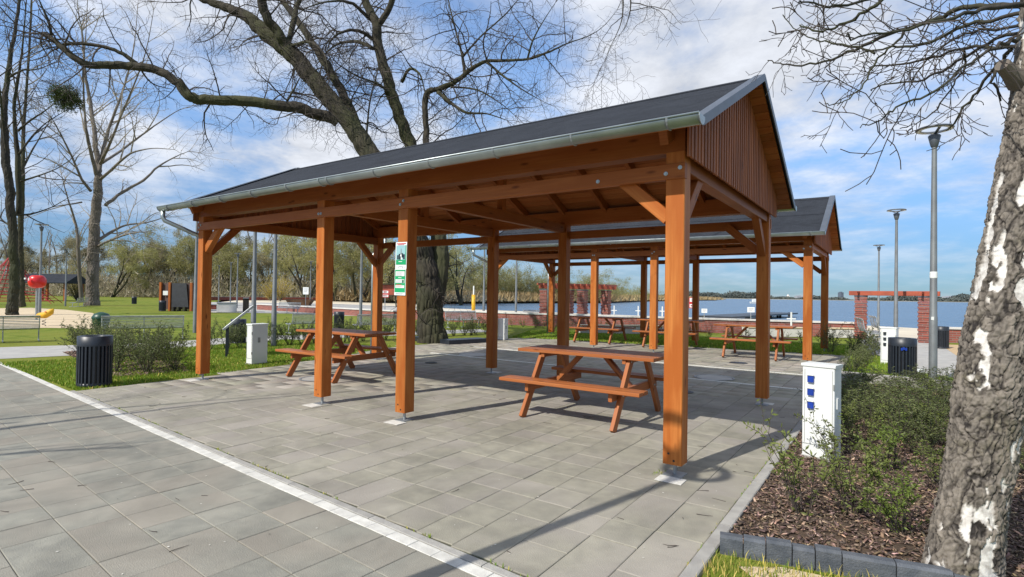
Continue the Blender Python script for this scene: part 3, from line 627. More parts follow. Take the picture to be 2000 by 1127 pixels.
# ================================================================== BINS, BOXES
def bin_():
    t = thing('litter_bin', '', 'litter bin', (0, 0, 0), 0, 'round black slatted litter bins'); r = .225; H = .77
    MB().lathe([(r-.035, .03), (r-.035, H-.08)], 28).build('inner_liner', BINI, t, True)
    MB().lathe([(r, H-.15), (r, H-.004), (r-.01, H), (r-.09, H-.004), (r-.09, H-.04)], 36).build('top_ring', BINM, t, True)
    MB().lathe([(r-.005, .02), (r-.005, .06), (r-.05, .06)], 28).build('base_ring', BINM, t, True)
    me = MB().beam((r-.012, 0, .03), (r-.012, 0, H-.15), .024, .028, (0, 1, 0), .003).mesh('slat', BINM)
    for k in range(26): o = link('slat', me, t); o.rotation_euler = (0, 0, 2*PI*k/26)
    return t
bn = bin_(); used = False
for (px, py, lab, sc) in ((184, 753, 'black slatted litter bin on the grass left of the shelter, largest in view', 1.0), (1762, 740, 'black slatted litter bin with blue sticker beside the tall lamp post at right', 1.02),
                      (465, 671, 'black litter bin behind the slanted information board', .9), (662, 642, 'black litter bin between the wire benches behind the left table', .9), (317, 608, 'black litter bin in front of the brown cabin', .95), (262, 594, 'small far black litter bin on the lawn left of the brown cabin', .95), (1838, 680, 'grey-black litter bin by the brick wall right of the lamp post', .9)):
    p = G(px, py); place(bn, used, (p.x, p.y, 0), random.random(), lab, sc); used = True
p = G(1745, 700); q = MB()
a = G(1762, 740); st = MB(); 
for k in range(3): st.box((-.10+k*.035, -.236, .575+.012*(k % 2)), (.03, .004, .05))
o = st.build('sticker', BLUE, [x for x in bpy.data.objects if x.get('label', '').startswith('black slatted litter bin with blue')][0]); o.rotation_euler = (0, 0, .2)

def cabinet(loc, w, d, h, rz, label, m=WHITE, sockets=0, group=None, scol=BLUE):
    t = thing('power_pillar' if sockets else 'utility_cabinet', label, 'power pillar' if sockets else 'utility cabinet', loc, rz, group)
    MB().box((0, 0, h/2), (w, d, h-.02) if False else (w, d, h), .006).build('body', m, t)
    MB().box((0, 0, h+.012), (w+.02, d+.02, .03), .006).build('lid', m, t)
    MB().box((w/2+.004, -.02, h*.62), (.012, .05, .10), .003).build('lock_plate', GREYB if not sockets else WHITE, t)
    MB().box((0, -d/2-.0015, h*.16), (w*.96, .003, .006)).build('panel_seam', GREYB, t)
    q = MB(); q.box((-w*.42, -d/2-.0015, h*.57), (.004, .003, h*.8)); q.box((w*.44, -d/2-.0015, h*.57), (.004, .003, h*.8)); tag(q.build('door_seam', GREYB, t), kind='stuff')
    for z_ in (.3, .8): MB().box((w*.485, -d/2-.004, h*z_), (.012, .012, .05), .002).build('hinge', GREYB, t)
    MB().box((0, 0, .012), (w+.012, d+.012, .03), .003).build('plinth', KERB, t)
    for k in range(sockets):
        z = h-.115-.122*k; s_ = MB().box((-w*.22, -d/2-.012, z), (.055, .028, .062), .006).build('socket', scol, t)
        MB().box((-w*.22, -d/2-.024, z+.036), (.062, .02, .008), .002).build('socket_lid', WHITE, s_)
    return t
cabinet((-.545, 5.95, 0), .275, .20, .865, R(-12), 'white power pillar with three blue sockets at the edge of the paving', WHITE, 3)
p = G(1705, 688); cabinet((-.05, 15.2, 0), .30, .2, .86, R(-14), 'white power pillar with three dark sockets behind the shrubs by the rear shelter', WHITE, 3, scol=BINM)
cabinet((-10.72, 6.28, 0), .20, .34, .80, R(0), 'white and grey utility cabinet on the grass left of the left picnic table', WHITE)
p = G(982, 664); cabinet((p.x, p.y, 0), .24, .28, .68, R(10), 'small white utility cabinet behind the slim middle back post', WHITE)

# slanted information board
p = G(442, 698); t = thing('information_board', 'slanted silver information board on a dark frame left of the utility cabinet', 'information board', (p.x, p.y, 0), R(60))
q = MB(); 
for y in (-.0, .62): q.beam((0, y, 0), (0, y, .70), .045, .045, (0, 1, 0), .003)
q.build('leg', BINM, t)
MB().beam((-.05, .31, .64), (.52, .31, 1.14), .75, .035, (-1, 0, 1), .004).build('board', WHITE, t)
MB().beam((-.07, -.08, .62), (.54, -.08, 1.16), .03, .05, (-1, 0, 1), .004).build('board_edge', STEEL, t)

# ================================================================== LAMPS
def lamp(H=4.67):
    t = thing('street_lamp', '', 'street lamp', (0, 0, 0), 0, 'grey park lamps with ring heads')
    MB().lathe([(.066, 0), (.066, 1.2), (.060, 1.22), (.040, H-.32), (.040, H-.30)], 20).build('pole', POLE, t, True)
    MB().lathe([(.043, H-.33), (.060, H-.30), (.10, H-.12), (.085, H-.10), (.001, H-.09)], 20).build('neck', SHEET, t, True)
    q = MB(); ri, ro = .20, .295; q.lathe([(ri, H), (ri+.01, H+.022), (ro-.02, H+.03), (ro, H+.012), (ro-.01, H-.006), (ri, H-.004), (ri, H)], 36)
    hd = q.build('lamp_ring', SHEET, t, True)
    q = MB()
    for k in range(3):
        a = 2*PI*k/3+.4; q.beam((0, 0, H-.09), (math.cos(a)*.22, math.sin(a)*.22, H+.004), .045, .014)
    q.build('bracket_arm', SHEET, hd)
    MB().lathe([(ri+.012, H-.0065), (ro-.02, H-.0085)], 36).build('light_diffuser', WHITE, hd)
    MB().lathe([(.0862, 1.38), (.0815, 1.45)], 20).build('sticker', WHITE, t) if False else None
    return t
lp = lamp(); used = False
def dG(px, dist): 
    d = ray(px, 580); d = d/ (d@CF) ; v = EYE+d*dist; return Vector((v[0], v[1], 0))
for (p, lab) in ((G(1822, 747), 'tallest grey lamp post, right, beside the black bin'), (dG(1750, 19.3), 'middle of the three ring-headed lamp posts at right'), (dG(1716, 31.7), 'smallest of the three ring-headed lamp posts at right'),
                 (dG(78, 27.6), 'grey lamp post beside the red ball at far left'), (dG(128, 45), 'thin far lamp post on the lawn between two trees at left'), (dG(382, 19.2), 'lamp post just left of the leftmost shelter post'),
                 (dG(496, 14.8), 'lamp post rising behind the utility cabinet'), (dG(536, 14.9), 'lamp post just right of the one behind the utility cabinet'), (dG(705, 24.0), 'lamp post left of the back-left shelter post'), (dG(606, 58), 'far lamp post with white sign, beyond the left table'),
                 (dG(463, 47), 'far lamp post over the skate plaza'), (dG(945, 30), 'thin lamp post left of the slim back post'), (dG(1008, 31), 'thin lamp post right of the small white cabinet'), (dG(427, 70), 'very far lamp post above the skate plaza, left'), (dG(450, 62), 'very far lamp post above the skate plaza, right'),
                 (Vector((-2.60, -.22, 0)), 'lamp post on the plaza behind the viewer')):
    place(lp, used, (p.x, p.y, 0), random.random()*2, lab, (1, 1, .80) if 'utility cabinet' in lab else (1, 1, .93) if 'leftmost shelter post' in lab else 1); used = True
# stickers on the front lamp post
fl = [x for x in bpy.data.objects if x.get('label', '') == 'tallest grey lamp post, right, beside the black bin'][0]
MB().lathe([(.0560, 1.92), (.0600, 1.93), (.0595, 2.03), (.0540, 2.04)], 20).build('white_band', WHITE, fl)
st = MB().box((-.022, -.0625, 1.18), (.045, .006, .06)).build('sticker', WHITE, fl); st.rotation_euler = (0, 0, -.3)

# ================================================================== WIRE BENCHES
def bench():
    t = thing('wire_bench', '', 'bench', (0, 0, 0), 0, 'silver wire park benches'); L = 1.9
    prof = [(.0, .42), (.10, .405), (.25, .40), (.40, .41), (.47, .45), (.51, .55), (.54, .68), (.56, .82), (.60, .87)]
    def at(s_):
        k = s_*(len(prof)-1); i = min(int(k), len(prof)-2); f = k-i; return prof[i][0]+(prof[i+1][0]-prof[i][0])*f, prof[i][1]+(prof[i+1][1]-prof[i][1])*f
    me = MB().tube([(-L/2, 0, 0), (L/2, 0, 0)], .0145, 5).mesh('slat', WIRE)
    for k in range(21):
        y, z = at(k/20); o = link('slat', me, t); o.location = (0, y, z)
    for x in (-L/2+.02, 0, L/2-.02):
        MB().tube([(x, y, z-.012) for y, z in prof], .016, 6).build('seat_frame', WIRE, t)
        q = MB(); q.tube([(x, .25, .39), (x, .22, .02)], .022, 6); q.tube([(x, .02, .02), (x, .44, .02)], .022, 6); q.build('leg', WIRE, t)
    return t
be = bench(); used = False
def facing(px0, py0, px1, py1):
    a, b = G(px0, py0), G(px1, py1); return (a+b)/2, math.atan2((b-a).y, (b-a).x), (b-a).length
# (left foot, right foot, flip, label)
for (x0, y0, x1, y1, flip, lab) in ((-70, 669, 75, 664, True, 'wire bench at the far left edge by the dark tree'), (200, 664, 358, 660, True, 'wire bench with its back to the path, behind the large bin'), (572, 650, 622, 648, True, 'wire bench behind the left picnic table, left of the bin'),
                               (690, 652, 765, 650, True, 'wire bench between the back-left post and the bin'), (882, 641, 936, 640, False, 'wire bench facing the shelter, right of the big tree'), (535, 611, 578, 612, False, 'far wire bench by the skate plaza'), (1040, 634, 1070, 634, False, 'wire bench left of the brick-pillared pergola'),
                               (130, 600, 160, 598, True, 'distant wire bench on the lawn at left') ):
    c0, rz, Ln = facing(x0, y0, x1, y1); sc = max(.8, min(1.25, Ln/1.9))
    place(be, used, (c0.x, c0.y, 0), rz+(PI if flip else 0), lab, (sc, 1, .82)); used = True
for k, (px, dd) in enumerate(((1728, 18.6), (1748, 21.3))):
    p = dG(px, dd); place(be, True, (p.x-.15, p.y, 0), R(98), ('nearer' if k == 0 else 'farther')+' of the two wire benches along the lake path behind the right bin')

# ================================================================== BRICK WALL, PERGOLAS, BEACH THINGS
def brick_mat():
    m = bpy.data.materials.new('brickwork'); m.use_nodes = True; n = m.node_tree.nodes; l = m.node_tree.links; b = n['Principled BSDF']; b.inputs['Roughness'].default_value = .85
    uv = n.new('ShaderNodeUVMap'); uv.uv_map = 'UVMap'; mp = n.new('ShaderNodeMapping'); mp.inputs['Scale'].default_value = (1, 1, 1); l.new(uv.outputs[0], mp.inputs[0])
    br = n.new('ShaderNodeTexBrick'); br.inputs['Scale'].default_value = 1; br.inputs['Brick Width'].default_value = .25; br.inputs['Row Height'].default_value = .075; br.inputs['Mortar Size'].default_value = .008
    br.inputs['Color1'].default_value = (.30, .085, .06, 1); br.inputs['Color2'].default_value = (.20, .055, .042, 1); br.inputs['Mortar'].default_value = (.22, .17, .15, 1); l.new(mp.outputs[0], br.inputs[0]); l.new(br.outputs[0], b.inputs['Base Color']); return m
BRW = brick_mat()
def wall(pts, h, label):
    t = thing('brick_wall', label, 'wall', (0, 0, 0), 0, 'low red brick walls along the beach')
    for a, b in zip(pts[:-1], pts[1:]):
        MB().beam((a[0], a[1], h/2-.05), (b[0], b[1], h/2-.05), .34, h, (0, 0, 1)).build('brickwork', BRW, t)
        MB().beam((a[0], a[1], h+.0), (b[0], b[1], h+.0), .44, .07, (0, 0, 1)).build('coping', CAP, t)
wall([(60, 29.4), (4, 26.4), (1.05, 25.4)], .52, 'low brick wall right of the pergola gate, against the lake')
wall([(-1.25, 25.75), (-7, 24.4), (-16, 22.7), (-24, 22.9)], .58, 'low brick wall with pale coping behind the rear shelter')
wall([(-24.3, 22.9), (-32, 23.8), (-42, 24.7)], .42, 'low brick wall beyond the left benches')
# pale boards and rail in front of the wall
def panel(px0, px1, y0, label, h=.34):
    a = G(px0, y0); b = G(px1, y0+1)
    t = thing('seating_block', label, 'concrete seat', (0, 0, 0), 0, 'pale concrete seats before the brick wall')
    MB().beam((a.x, a.y, h/2), (b.x, b.y, h/2), .5, h, bev=.02).build('block', CAP, t); MB().beam((a.x, a.y, h+.025), (b.x, b.y, h+.025), .55, .045, bev=.008).build('seat_board', SAND, t)
panel(1455, 1565, 657, 'long pale concrete seat before the wall, left of the rear right post'); panel(1612, 1672, 659, 'short pale concrete seat left of the lake gate pergola'); panel(1130, 1290, 651, 'pale concrete seat behind the rear shelter tables', .3)
def pillar(parent, x, y, h=1.62, w_=.42):
    q = MB(); n_ = 20
    for k in range(n_):
        z0 = k*h/n_; ww = w_ if k % 2 else w_-.045
        q.box((x, y, z0+h/n_/2), (ww, ww, h/n_-.008))
    q.build('brick_pillar', BRW, parent); MB().box((x, y, h+.025), (w_+.02, w_+.02, .05)).build('pillar_cap', DKERB, parent)
pl = G(1681, 661); pr_ = G(1806, 669)
t = thing('pergola', 'red timber pergola gate on two brick pillars, in front of the lake at right', 'pergola')
for p_ in (pl, pr_): pillar(t, p_.x, p_.y)
dv = (pr_-pl).normalized(); nv = Vector((-dv.y, dv.x, 0))
for k in (-1, 1):
    a = pl-dv*.35+nv*.17*k; b = pr_+dv*.4+nv*.17*k; MB().beam((a.x, a.y, 1.76), (b.x, b.y, 1.76), .09, .17, bev=.005).build('beam', REDW, t)
for k in range(2):
    q_ = (pl, pr_)[k]; a = q_-nv*.5; b = q_+nv*.5; MB().beam((a.x, a.y, 1.79), (b.x, b.y, 1.79), .07, .07).build('rafter', REDW, t)
t = thing('pergola', 'red timber pergola on brick pillars seen through the shelters, centre', 'pergola')
PG = [G(1064, 636), G(1110, 634), G(1137, 637), G(1183, 634)]
for p_ in PG: pillar(t, p_.x, p_.y, 1.75, .42)
a, b = G(1054, 635), G(1194, 635)
for dy in (-.1, .5): MB().beam((a.x, a.y+dy, 1.92), (b.x, b.y+dy, 1.92), .1, .16).build('beam', REDW, t)
for k in range(12):
    f = (k+.5)/12; x = a.x+(b.x-a.x)*f; y = a.y+(b.y-a.y)*f+.2; MB().beam((x, y-.75, 2.05), (x, y+.75, 2.05), .07, .09).build('rafter', REDW, t)
# jetty
t = thing('jetty', 'dark wooden jetty reaching into the lake', 'jetty'); a = D(1392, 627, 46); b = D(1530, 616, 62)
MB().beam((a.x, a.y, -.12), (b.x, b.y, -.12), 3.0, .14).build('deck', BINM, t)
q = MB()
for k in range(7):
    f = k/6; x = a.x+(b.x-a.x)*f; y = a.y+(b.y-a.y)*f
    for s_ in (-1.3, 1.3): q.tube([(x+s_*.3, y+s_, -1.2), (x+s_*.3, y+s_, -.05)], .12, 8)
q.build('pile', BARKD, t)
def post_sign(px, py, dist, w_, h_, zc, m, label, bands=None, ph=None, polew=.03, cat='sign', name='sign'):
    p = dG(px, dist); t = thing(name, label, cat, (p.x, p.y, 0), math.atan2(CR[1], CR[0]))
    MB().tube([(0, .02, -.3), (0, .02, (zc+h_/2) if ph is None else ph)], polew, 8).build('pole', STEEL, t)
    pn = MB().box((0, 0, zc), (w_, .02, h_), .004).build('panel', m, t)
    for (u0, v0, u1, v1, mm) in (bands or []):
        MB().box((w_*((u0+u1)/2-.5), -.0125, zc+h_*(.5-(v0+v1)/2)), (w_*(u1-u0), .004, h_*(v1-v0))).build('print', mm, pn)
    return t
txt = [(.15, .2, .85, .28, PTXT), (.2, .45, .8, .5, PTXT), (.2, .6, .7, .65, PTXT)]
def zpy(py, dist, px): return float(D(px, py, dist)[2])
def sgn(px, y0, y1, x0, x1, dist, m, label, bands=txt):
    w_ = (x1-x0)/FOC*dist; z0 = zpy(y1, dist, px); z1 = zpy(y0, dist, px); post_sign(px, 0, dist, w_, z1-z0, (z0+z1)/2, m, label, bands)
REDP = mat('red_sign', (.55, .03, .03), .5)
rb = [(.08, .06, .92, .40, PWHT), (.08, .62, .92, .92, PWHT), (.3, .12, .7, .34, PRED), (.2, .70, .8, .84, PRED)]
sgn(752, 567, 581, 745, 760, 38, REDP, 'small red and white beach sign left of the back-left post', rb)
sgn(1353, 581, 602, 1346, 1360, 33, REDP, 'red and white warning sign right of the big front post', rb)
sgn(597, 561, 575, 592, 603, 56, PWHT, 'small white square sign beside the far lamp post'); sgn(1376, 603, 611, 1372, 1383, 40, PWHT, 'small white sign before the jetty, left'); sgn(1467, 600, 610, 1461, 1475, 40, PWHT, 'white sign on thin pole over the jetty')
sgn(1799, 720, 738, 1792, 1807, 11.2, PWHT, 'small white plate with the mark S at the foot of the lamp post', [(.3, .2, .75, .28, PBLK), (.25, .25, .38, .48, PBLK), (.3, .44, .72, .52, PBLK), (.62, .5, .75, .72, PBLK), (.25, .70, .72, .78, PBLK)])
# volleyball post with yellow padding
p = dG(925, 40); t = thing('volleyball_post', 'yellow padded volleyball post on the beach', 'volleyball post', (p.x, p.y, 0)); MB().tube([(0, 0, -.1), (0, 0, 2.1)], .05, 8).build('post', WHITE, t); MB().tube([(0, 0, 0.0), (0, 0, 1.45)], .14, 12).build('padding', mat('yellow_vinyl', (.75, .42, .015), .5), t, True)
YEL = MATS['yellow_vinyl']
# white mooring bollards / birds of steel on the quay
for k, (px, lab) in enumerate(((1200, 'white rail post left of the inner pair'), (1247, 'white rail post, left of the close pair'), (1253, 'white rail post, right of the close pair'), (1294, 'white rail post beside the big front post'), (1546, 'white rail post left of the rear right post'))):
    dd = 30 if px != 1546 else 21.5; p = dG(px, dd); t = thing('rail_post', lab, 'post', (p.x, p.y, 0), 0, 'white quay rail posts')
    MB().tube([(0, 0, 0), (0, 0, .98)], .035, 8).build('post', WHITE, t); MB().beam((-.16, 0, .72), (.16, 0, .72), .03, .04).build('arm', WHITE, t)
# play things at the left
RED = mat('red_plastic', (.62, .018, .018), .3, (.5, .015, .015), 2); GRNP = mat('green_bin_plastic', (.012, .06, .035), .4)
p = dG(72, 25.5); zc = zpy(550, 25.5, 72); t = thing('spinning_ball', 'large red ball-shaped play sign on a grey post at far left', 'play sign', (p.x, p.y, 0)); MB().tube([(0, 0, 0), (0, 0, zc)], .05, 10).build('post', STEEL, t)
prf = [(.001, -.30)]+[(.34*math.cos(a)**.5, .30*math.sin(a)) for a in [R(-75+15*k) for k in range(11)]]+[(.001, .30)]
MB().lathe(prf, 24, (0, 0, zc)).build('ball', RED, t, True)
q = MB(); q.box((-.16, -.40, zc+.13), (.2, .03, .07)); q.box((.22, -.36, zc+.1), (.08, .03, .12)); q.build('white_mark', WHITE, t)
p = dG(87, 21.5); t = thing('spring_rocker', 'yellow spring rocker in the play sand', 'play equipment', (p.x, p.y, 0), .5)
MB().tube([(math.cos(k)*.06, math.sin(k)*.06, k*.018) for k in [j*.5 for j in range(28)]], .012, 5).build('spring', BINM, t)
q = MB(); q.tube([(-.36, 0, .34), (-.2, 0, .40), (.05, 0, .42), (.28, 0, .55), (.40, 0, .66)], [.05, .11, .13, .12, .03], 10); q.build('body', YEL, t, True)
q = MB(); q.tube([(.2, -.16, .55), (.2, .16, .55)], .02, 6); q.build('handle', RED, t)
p = G(197, 652); t = thing('waste_bin', 'dark green hooded waste bin behind the wire bench', 'litter bin', (p.x, p.y, 0), .4)
MB().lathe([(.001, 0), (.13, 0), (.24, .42), (.25, .50)], 16).build('body', GRNP, t, True)
MB().lathe([(.26, .50), (.27, .54), (.20, .66), (.05, .72), (.001, .72)], 16).build('hood', GRNP, t, True)
# red climbing net at the left edge
t = thing('climbing_net', 'red rope climbing net at the left edge of the playground', 'climbing frame', (0, 0, 0)); q = MB(); p = dG(20, 46); NETM = mat('red_rope', (.40, .02, .03), .7)
pk = p+Vector((0, 0, 4.2)); base = []
for k in range(10):
    a = 2*PI*k/10; b = p+Vector((math.cos(a)*3.4, math.sin(a)*3.4, .15)); base.append(b); q.tube([pk, (pk+b)/2+Vector((0, 0, -.45)), b], .028, 4)
for lv in range(1, 12):
    f = lv/12; ring = [pk*(1-f)+b*f+Vector((0, 0, -.45*4*f*(1-f)*.9)) for b in base]; ring.append(ring[0]); q.tube(ring, .022, 4)
q.build('rope', NETM, t); MB().tube([p, pk], .07, 8).build('mast', STEEL, t)
# brown timber cabin with dark panel
c0 = G(344, 607.5); rz = math.atan2(CR[1], CR[0]); t = thing('changing_cabin', 'brown timber cabin with large dark grey panel on the lawn', 'cabin', (c0.x, c0.y, 0), rz); u = np.linalg.norm((np.array(c0)-EYE)@CF)/FOC
q = MB().box((0, .9, 1.02), (62*u, 1.6, 1.85)).build('body', mat('cabin_wood', (.10, .055, .045), .7, (.07, .04, .035), 5), t)
MB().add([Vector((-9*u, -.02, .28)), Vector((24*u, -.02, .28)), Vector((19*u, -.02, 1.95)), Vector((-9*u, -.02, 1.95)), Vector((-9*u, .05, .28)), Vector((24*u, .05, .28)), Vector((19*u, .05, 1.95)), Vector((-9*u, .05, 1.95))], [[0, 1, 2, 3], [7, 6, 5, 4], [0, 4, 5, 1], [1, 5, 6, 2], [2, 6, 7, 3], [3, 7, 4, 0]]).build('dark_panel', mat('dark_board', (.030, .033, .040), .6), t)
for x in (-31, -13, 29): MB().beam((x*u, 0, 0), (x*u, 0, 2.0), .14, .14, (0, 1, 0)).build('corner_post', WOODR, t)
MB().box((-21*u, -.03, 1.25), (.34, .02, .30)).build('notice', WHITE, t)
for x in (-5, 5, 17): MB().box((x*u, 0, .14), (.14, .3, .3)).build('foot', BARKD, t)
# far dark-roofed pavilion
c0 = dG(92, 62); t = thing('pavilion', 'far dark-roofed wooden pavilion among the trees at left', 'pavilion', (c0.x, c0.y, 0), rz)
for x in (-2.7, 0, 2.0): 
    for y in (0, 2.5): MB().beam((x, y, 0), (x, y, 2.2), .2, .2, (0, 1, 0)).build('post', WOODR, t)
q = MB(); q.add([Vector(v) for v in ((-3.4, -.6, 2.1), (2.6, -.6, 2.1), (2.6, 1.25, 3.1), (-3.4, 1.25, 3.1), (-3.4, 3.1, 2.1), (2.6, 3.1, 2.1), (-3.4, -.6, 2.0), (2.6, -.6, 2.0), (2.6, 3.1, 2.0), (-3.4, 3.1, 2.0))], [[0, 1, 2, 3], [3, 2, 5, 4], [6, 7, 1, 0], [9, 8, 7, 6], [4, 5, 8, 9], [1, 7, 8, 5, 2], [0, 3, 4, 9, 6]]).build('roof', BITU, t)
# skate plaza blocks, planter boat, far kerbs
def slab(px0, px1, y0, h, d, m, name, label, cat):
    a = G(px0, y0); b = G(px1, y0); t = thing(name, label, cat); MB().beam((a.x, a.y, h/2), (b.x, b.y, h/2), d, h, bev=.02).build('block', m, t)
    MB().beam((a.x, a.y, h+.02), (b.x, b.y, h+.02), d+.08, .04).build('top_edge', STEEL, t); return t
slab(424, 462, 609, .62, 1.6, CAP, 'skate_block', 'pale concrete skating block on the plaza, right', 'skate obstacle'); slab(405, 428, 604, .35, 1.0, BRICK, 'skate_block', 'low red skating ledge on the plaza, left', 'skate obstacle')
slab(474, 486, 609, .95, .9, BARKD, 'skate_box', 'small dark wooden box on the plaza behind the information board', 'box')
slab(400, 640, 586.5, .5, .6, BRICK, 'far_kerb_wall', 'long low dark wall in front of the far treeline', 'wall')
p = G(586, 597); t = thing('wooden_planter', 'brown boat-shaped wooden planter on the sand', 'planter', (p.x, p.y, 0), rz)
q = MB(); q.add([Vector(v) for v in ((-1.0, -.4, .05), (1.0, -.4, .05), (1.0, .4, .05), (-1.0, .4, .05), (-1.35, -.55, .62), (1.35, -.55, .62), (1.35, .55, .62), (-1.35, .55, .62))], [[3, 2, 1, 0], [4, 5, 6, 7], [0, 1, 5, 4], [1, 2, 6, 5], [2, 3, 7, 6], [3, 0, 4, 7]]).build('hull', mat('planter_wood', (.14, .07, .03), .8), t); MB().box((0, 0, .64), (2.5, .9, .05)).build('soil', SOIL, t)
# life-guard tower
p = dG(757, 60); t = thing('lifeguard_tower', 'small wooden lifeguard tower on the beach behind the back-left post', 'lifeguard tower', (p.x, p.y, -.1), rz)
for x in (-1, 1):
    for y in (-.8, .8): MB().beam((x*1.15, y, 0), (x, y, 1.2), .12, .12, (0, 1, 0)).build('leg', BARKD, t)
MB().box((0, 0, 1.3), (2.4, 2, .12)).build('floor', BARKD, t); MB().box((0, 0, 1.9), (2.0, 1.6, 1.1)).build('cabin', REDW, t); MB().box((0, -.05, 2.55), (2.8, 2.2, .1)).build('roof', BARKD, t)
# small white boat far on the lake
p = dG(1474, 210); t = thing('sailing_boat', 'tiny white boat out on the lake', 'boat', (p.x, p.y, -.5), rz)
q = MB(); q.add([Vector(v) for v in ((-1.6, -.5, 0), (1.2, -.5, 0), (2.0, 0, .1), (1.2, .5, 0), (-1.6, .5, 0), (-1.7, -.7, .7), (1.4, -.7, .7), (2.5, 0, .85), (1.4, .7, .7), (-1.7, .7, .7))], [[4, 3, 2, 1, 0], [5, 6, 7, 8, 9]]+[[i, (i+1) % 5, 5+(i+1) % 5, 5+i] for i in range(5)]).build('hull', WHITE, t); MB().box((-.1, 0, 1.2), (1.5, 1.0, 1.1), .1).build('cabin', WHITE, t)

# ================================================================== TREES
def curve_path(p, d, L, nseg, wob, grav, tip, rnd):
    pts = [p.copy()]; d = d.normalized(); st = L/nseg
    for i in range(nseg):
        f = i/nseg
        d = d+Vector((rnd.gauss(0, wob), rnd.gauss(0, wob), rnd.gauss(0, wob)+(grav if f < .6 else tip)))
        d.normalize(); pts.append(pts[-1]+d*st)
    return pts
def sprout(mb, pts, rads, lv, spec, rnd, ends=None):
    """grow side branches along a path; spec[lv] = (per metre, length, spread, wobble, gravity, tip, radius factor, nseg, sides)"""
    if lv >= len(spec): return
    pm, L, spread, wob, grav, tip, rf, nseg, sides = spec[lv][:9]
    t0 = spec[lv][9] if len(spec[lv]) > 9 else .15
    for i in range(len(pts)-1):
        if i/(len(pts)-1) < t0: continue
        seg = pts[i+1]-pts[i]; sl_ = seg.length
        if sl_ < 1e-6: continue
        k = pm*sl_; cnt = int(k)+(1 if rnd.random() < k-int(k) else 0); tdir = seg/sl_
        for _ in range(cnt):
            f = rnd.random(); p = pts[i]+seg*f; r = rads[i]+(rads[i+1]-rads[i])*f
            rv = Vector((rnd.gauss(0, 1), rnd.gauss(0, 1), rnd.gauss(0, 1))); rv = (rv-tdir*rv.dot(tdir)).normalized()
            d = tdir*(1-spread)+rv*spread+Vector((0, 0, spec[lv][10] if len(spec[lv]) > 10 else 0)); l_ = L*rnd.uniform(.55, 1.2)
            q = curve_path(p, d, l_, nseg, wob, grav, tip, rnd); r0 = min(r*.8, rf*rnd.uniform(.7, 1.2)); rr = [max(.0025, r0*(1-j/nseg*.75)) for j in range(nseg+1)]
            mb.tube(q, rr, sides, False)
            if ends is not None: ends.append(q)
            sprout(mb, q, rr, lv+1, spec, rnd, ends)
def smooth_path(pts, k=4):
    """Catmull-Rom through (Vector, radius)"""
    P0 = [p for p, r in pts]; Rr = [r for p, r in pts]; out = []; rr = []; n = len(P0)
    for i in range(n-1):
        a, b, c_, d_ = P0[max(i-1, 0)], P0[i], P0[i+1], P0[min(i+2, n-1)]
        for j in range(k):
            t = j/k; out.append(.5*((2*b)+(c_-a)*t+(2*a-5*b+4*c_-d_)*t*t+(3*b-a-3*c_+d_)*t*t*t)); rr.append(Rr[i]+(Rr[i+1]-Rr[i])*t)
    out.append(P0[-1]); rr.append(Rr[-1]); return out, rr
def bumpy(path, rads, n, amp, rnd, m_seed=0):
    """limb tube with an uneven surface"""
    mb = MB(); mb.tube(path, rads, n)
    for i, v in enumerate(mb.v):
        c_ = path[min(i//n, len(path)-1)]; d = v-c_; mb.v[i] = c_+d*(1+amp*(rnd.random()-.5)+amp*.6*math.sin(v.z*5+i % n*1.9))
    return mb
def fbm(u, v, seed, octs=5, per=None):
    """smooth value noise on a grid, periodic in u with period per"""
    r = np.zeros_like(u); amp = 1; tot = 0
    for o in range(octs):
        f = 2**o; g = np.random.default_rng(seed+o).random((64*f if 64*f < 2048 else 2048, 257)); nu = int((per or 8)*f); uu = u*f; vv = v*f
        i = np.floor(uu).astype(int); j = np.floor(vv).astype(int); a = uu-i; b = vv-j; a = a*a*(3-2*a); b = b*b*(3-2*b)
        def gg(ii, jj): return g[jj % g.shape[0], (ii % nu) % 257]
        r += amp*((gg(i, j)*(1-a)+gg(i+1, j)*a)*(1-b)+(gg(i, j+1)*(1-a)+gg(i+1, j+1)*a)*b); tot += amp; amp *= .5
    return r/tot
def worley(u, v, seed, nu):
    """distance to the nearest cell border (F2-F1) on a jittered grid, periodic in u"""
    rg = np.random.default_rng(seed).random((512, nu, 3)); i = np.floor(u).astype(int); j = np.floor(v).astype(int); f1 = np.full(u.shape, 9.); f2 = np.full(u.shape, 9.); idv = np.zeros(u.shape)
    for di in (-1, 0, 1):
        for dj in (-1, 0, 1):
            c_ = rg[(j+dj) % 512, (i+di) % nu]; d = np.hypot(i+di+c_[..., 0]-u, j+dj+c_[..., 1]-v); cl_ = d < f1
            f2 = np.where(cl_, f1, np.minimum(f2, d)); idv = np.where(cl_, c_[..., 2], idv); f1 = np.where(cl_, d, f1)
    return f2-f1, idv
def tube_grid(V0, R_, n, refx):
    tg = np.gradient(V0, axis=0); tg /= np.linalg.norm(tg, axis=1)[:, None]+1e-9; ex = np.tile(np.array(refx, float), (len(V0), 1)); ex = ex-(ex*tg).sum(1)[:, None]*tg; ex /= np.linalg.norm(ex, axis=1)[:, None]+1e-9; ey = np.cross(tg, ex)
    T = np.linspace(0, 2*PI, n, endpoint=False)[None]; X = V0[:, None, :]+R_[:, :, None]*(np.cos(T)[:, :, None]*ex[:, None, :]+np.sin(T)[:, :, None]*ey[:, None, :])
    k = np.arange(len(V0)-1)[:, None]*n; j = np.arange(n)[None]; j2 = (j+1) % n
    return X.reshape(-1, 3), np.stack([k+j, k+j2, k+n+j2, k+n+j], -1).reshape(-1, 4)
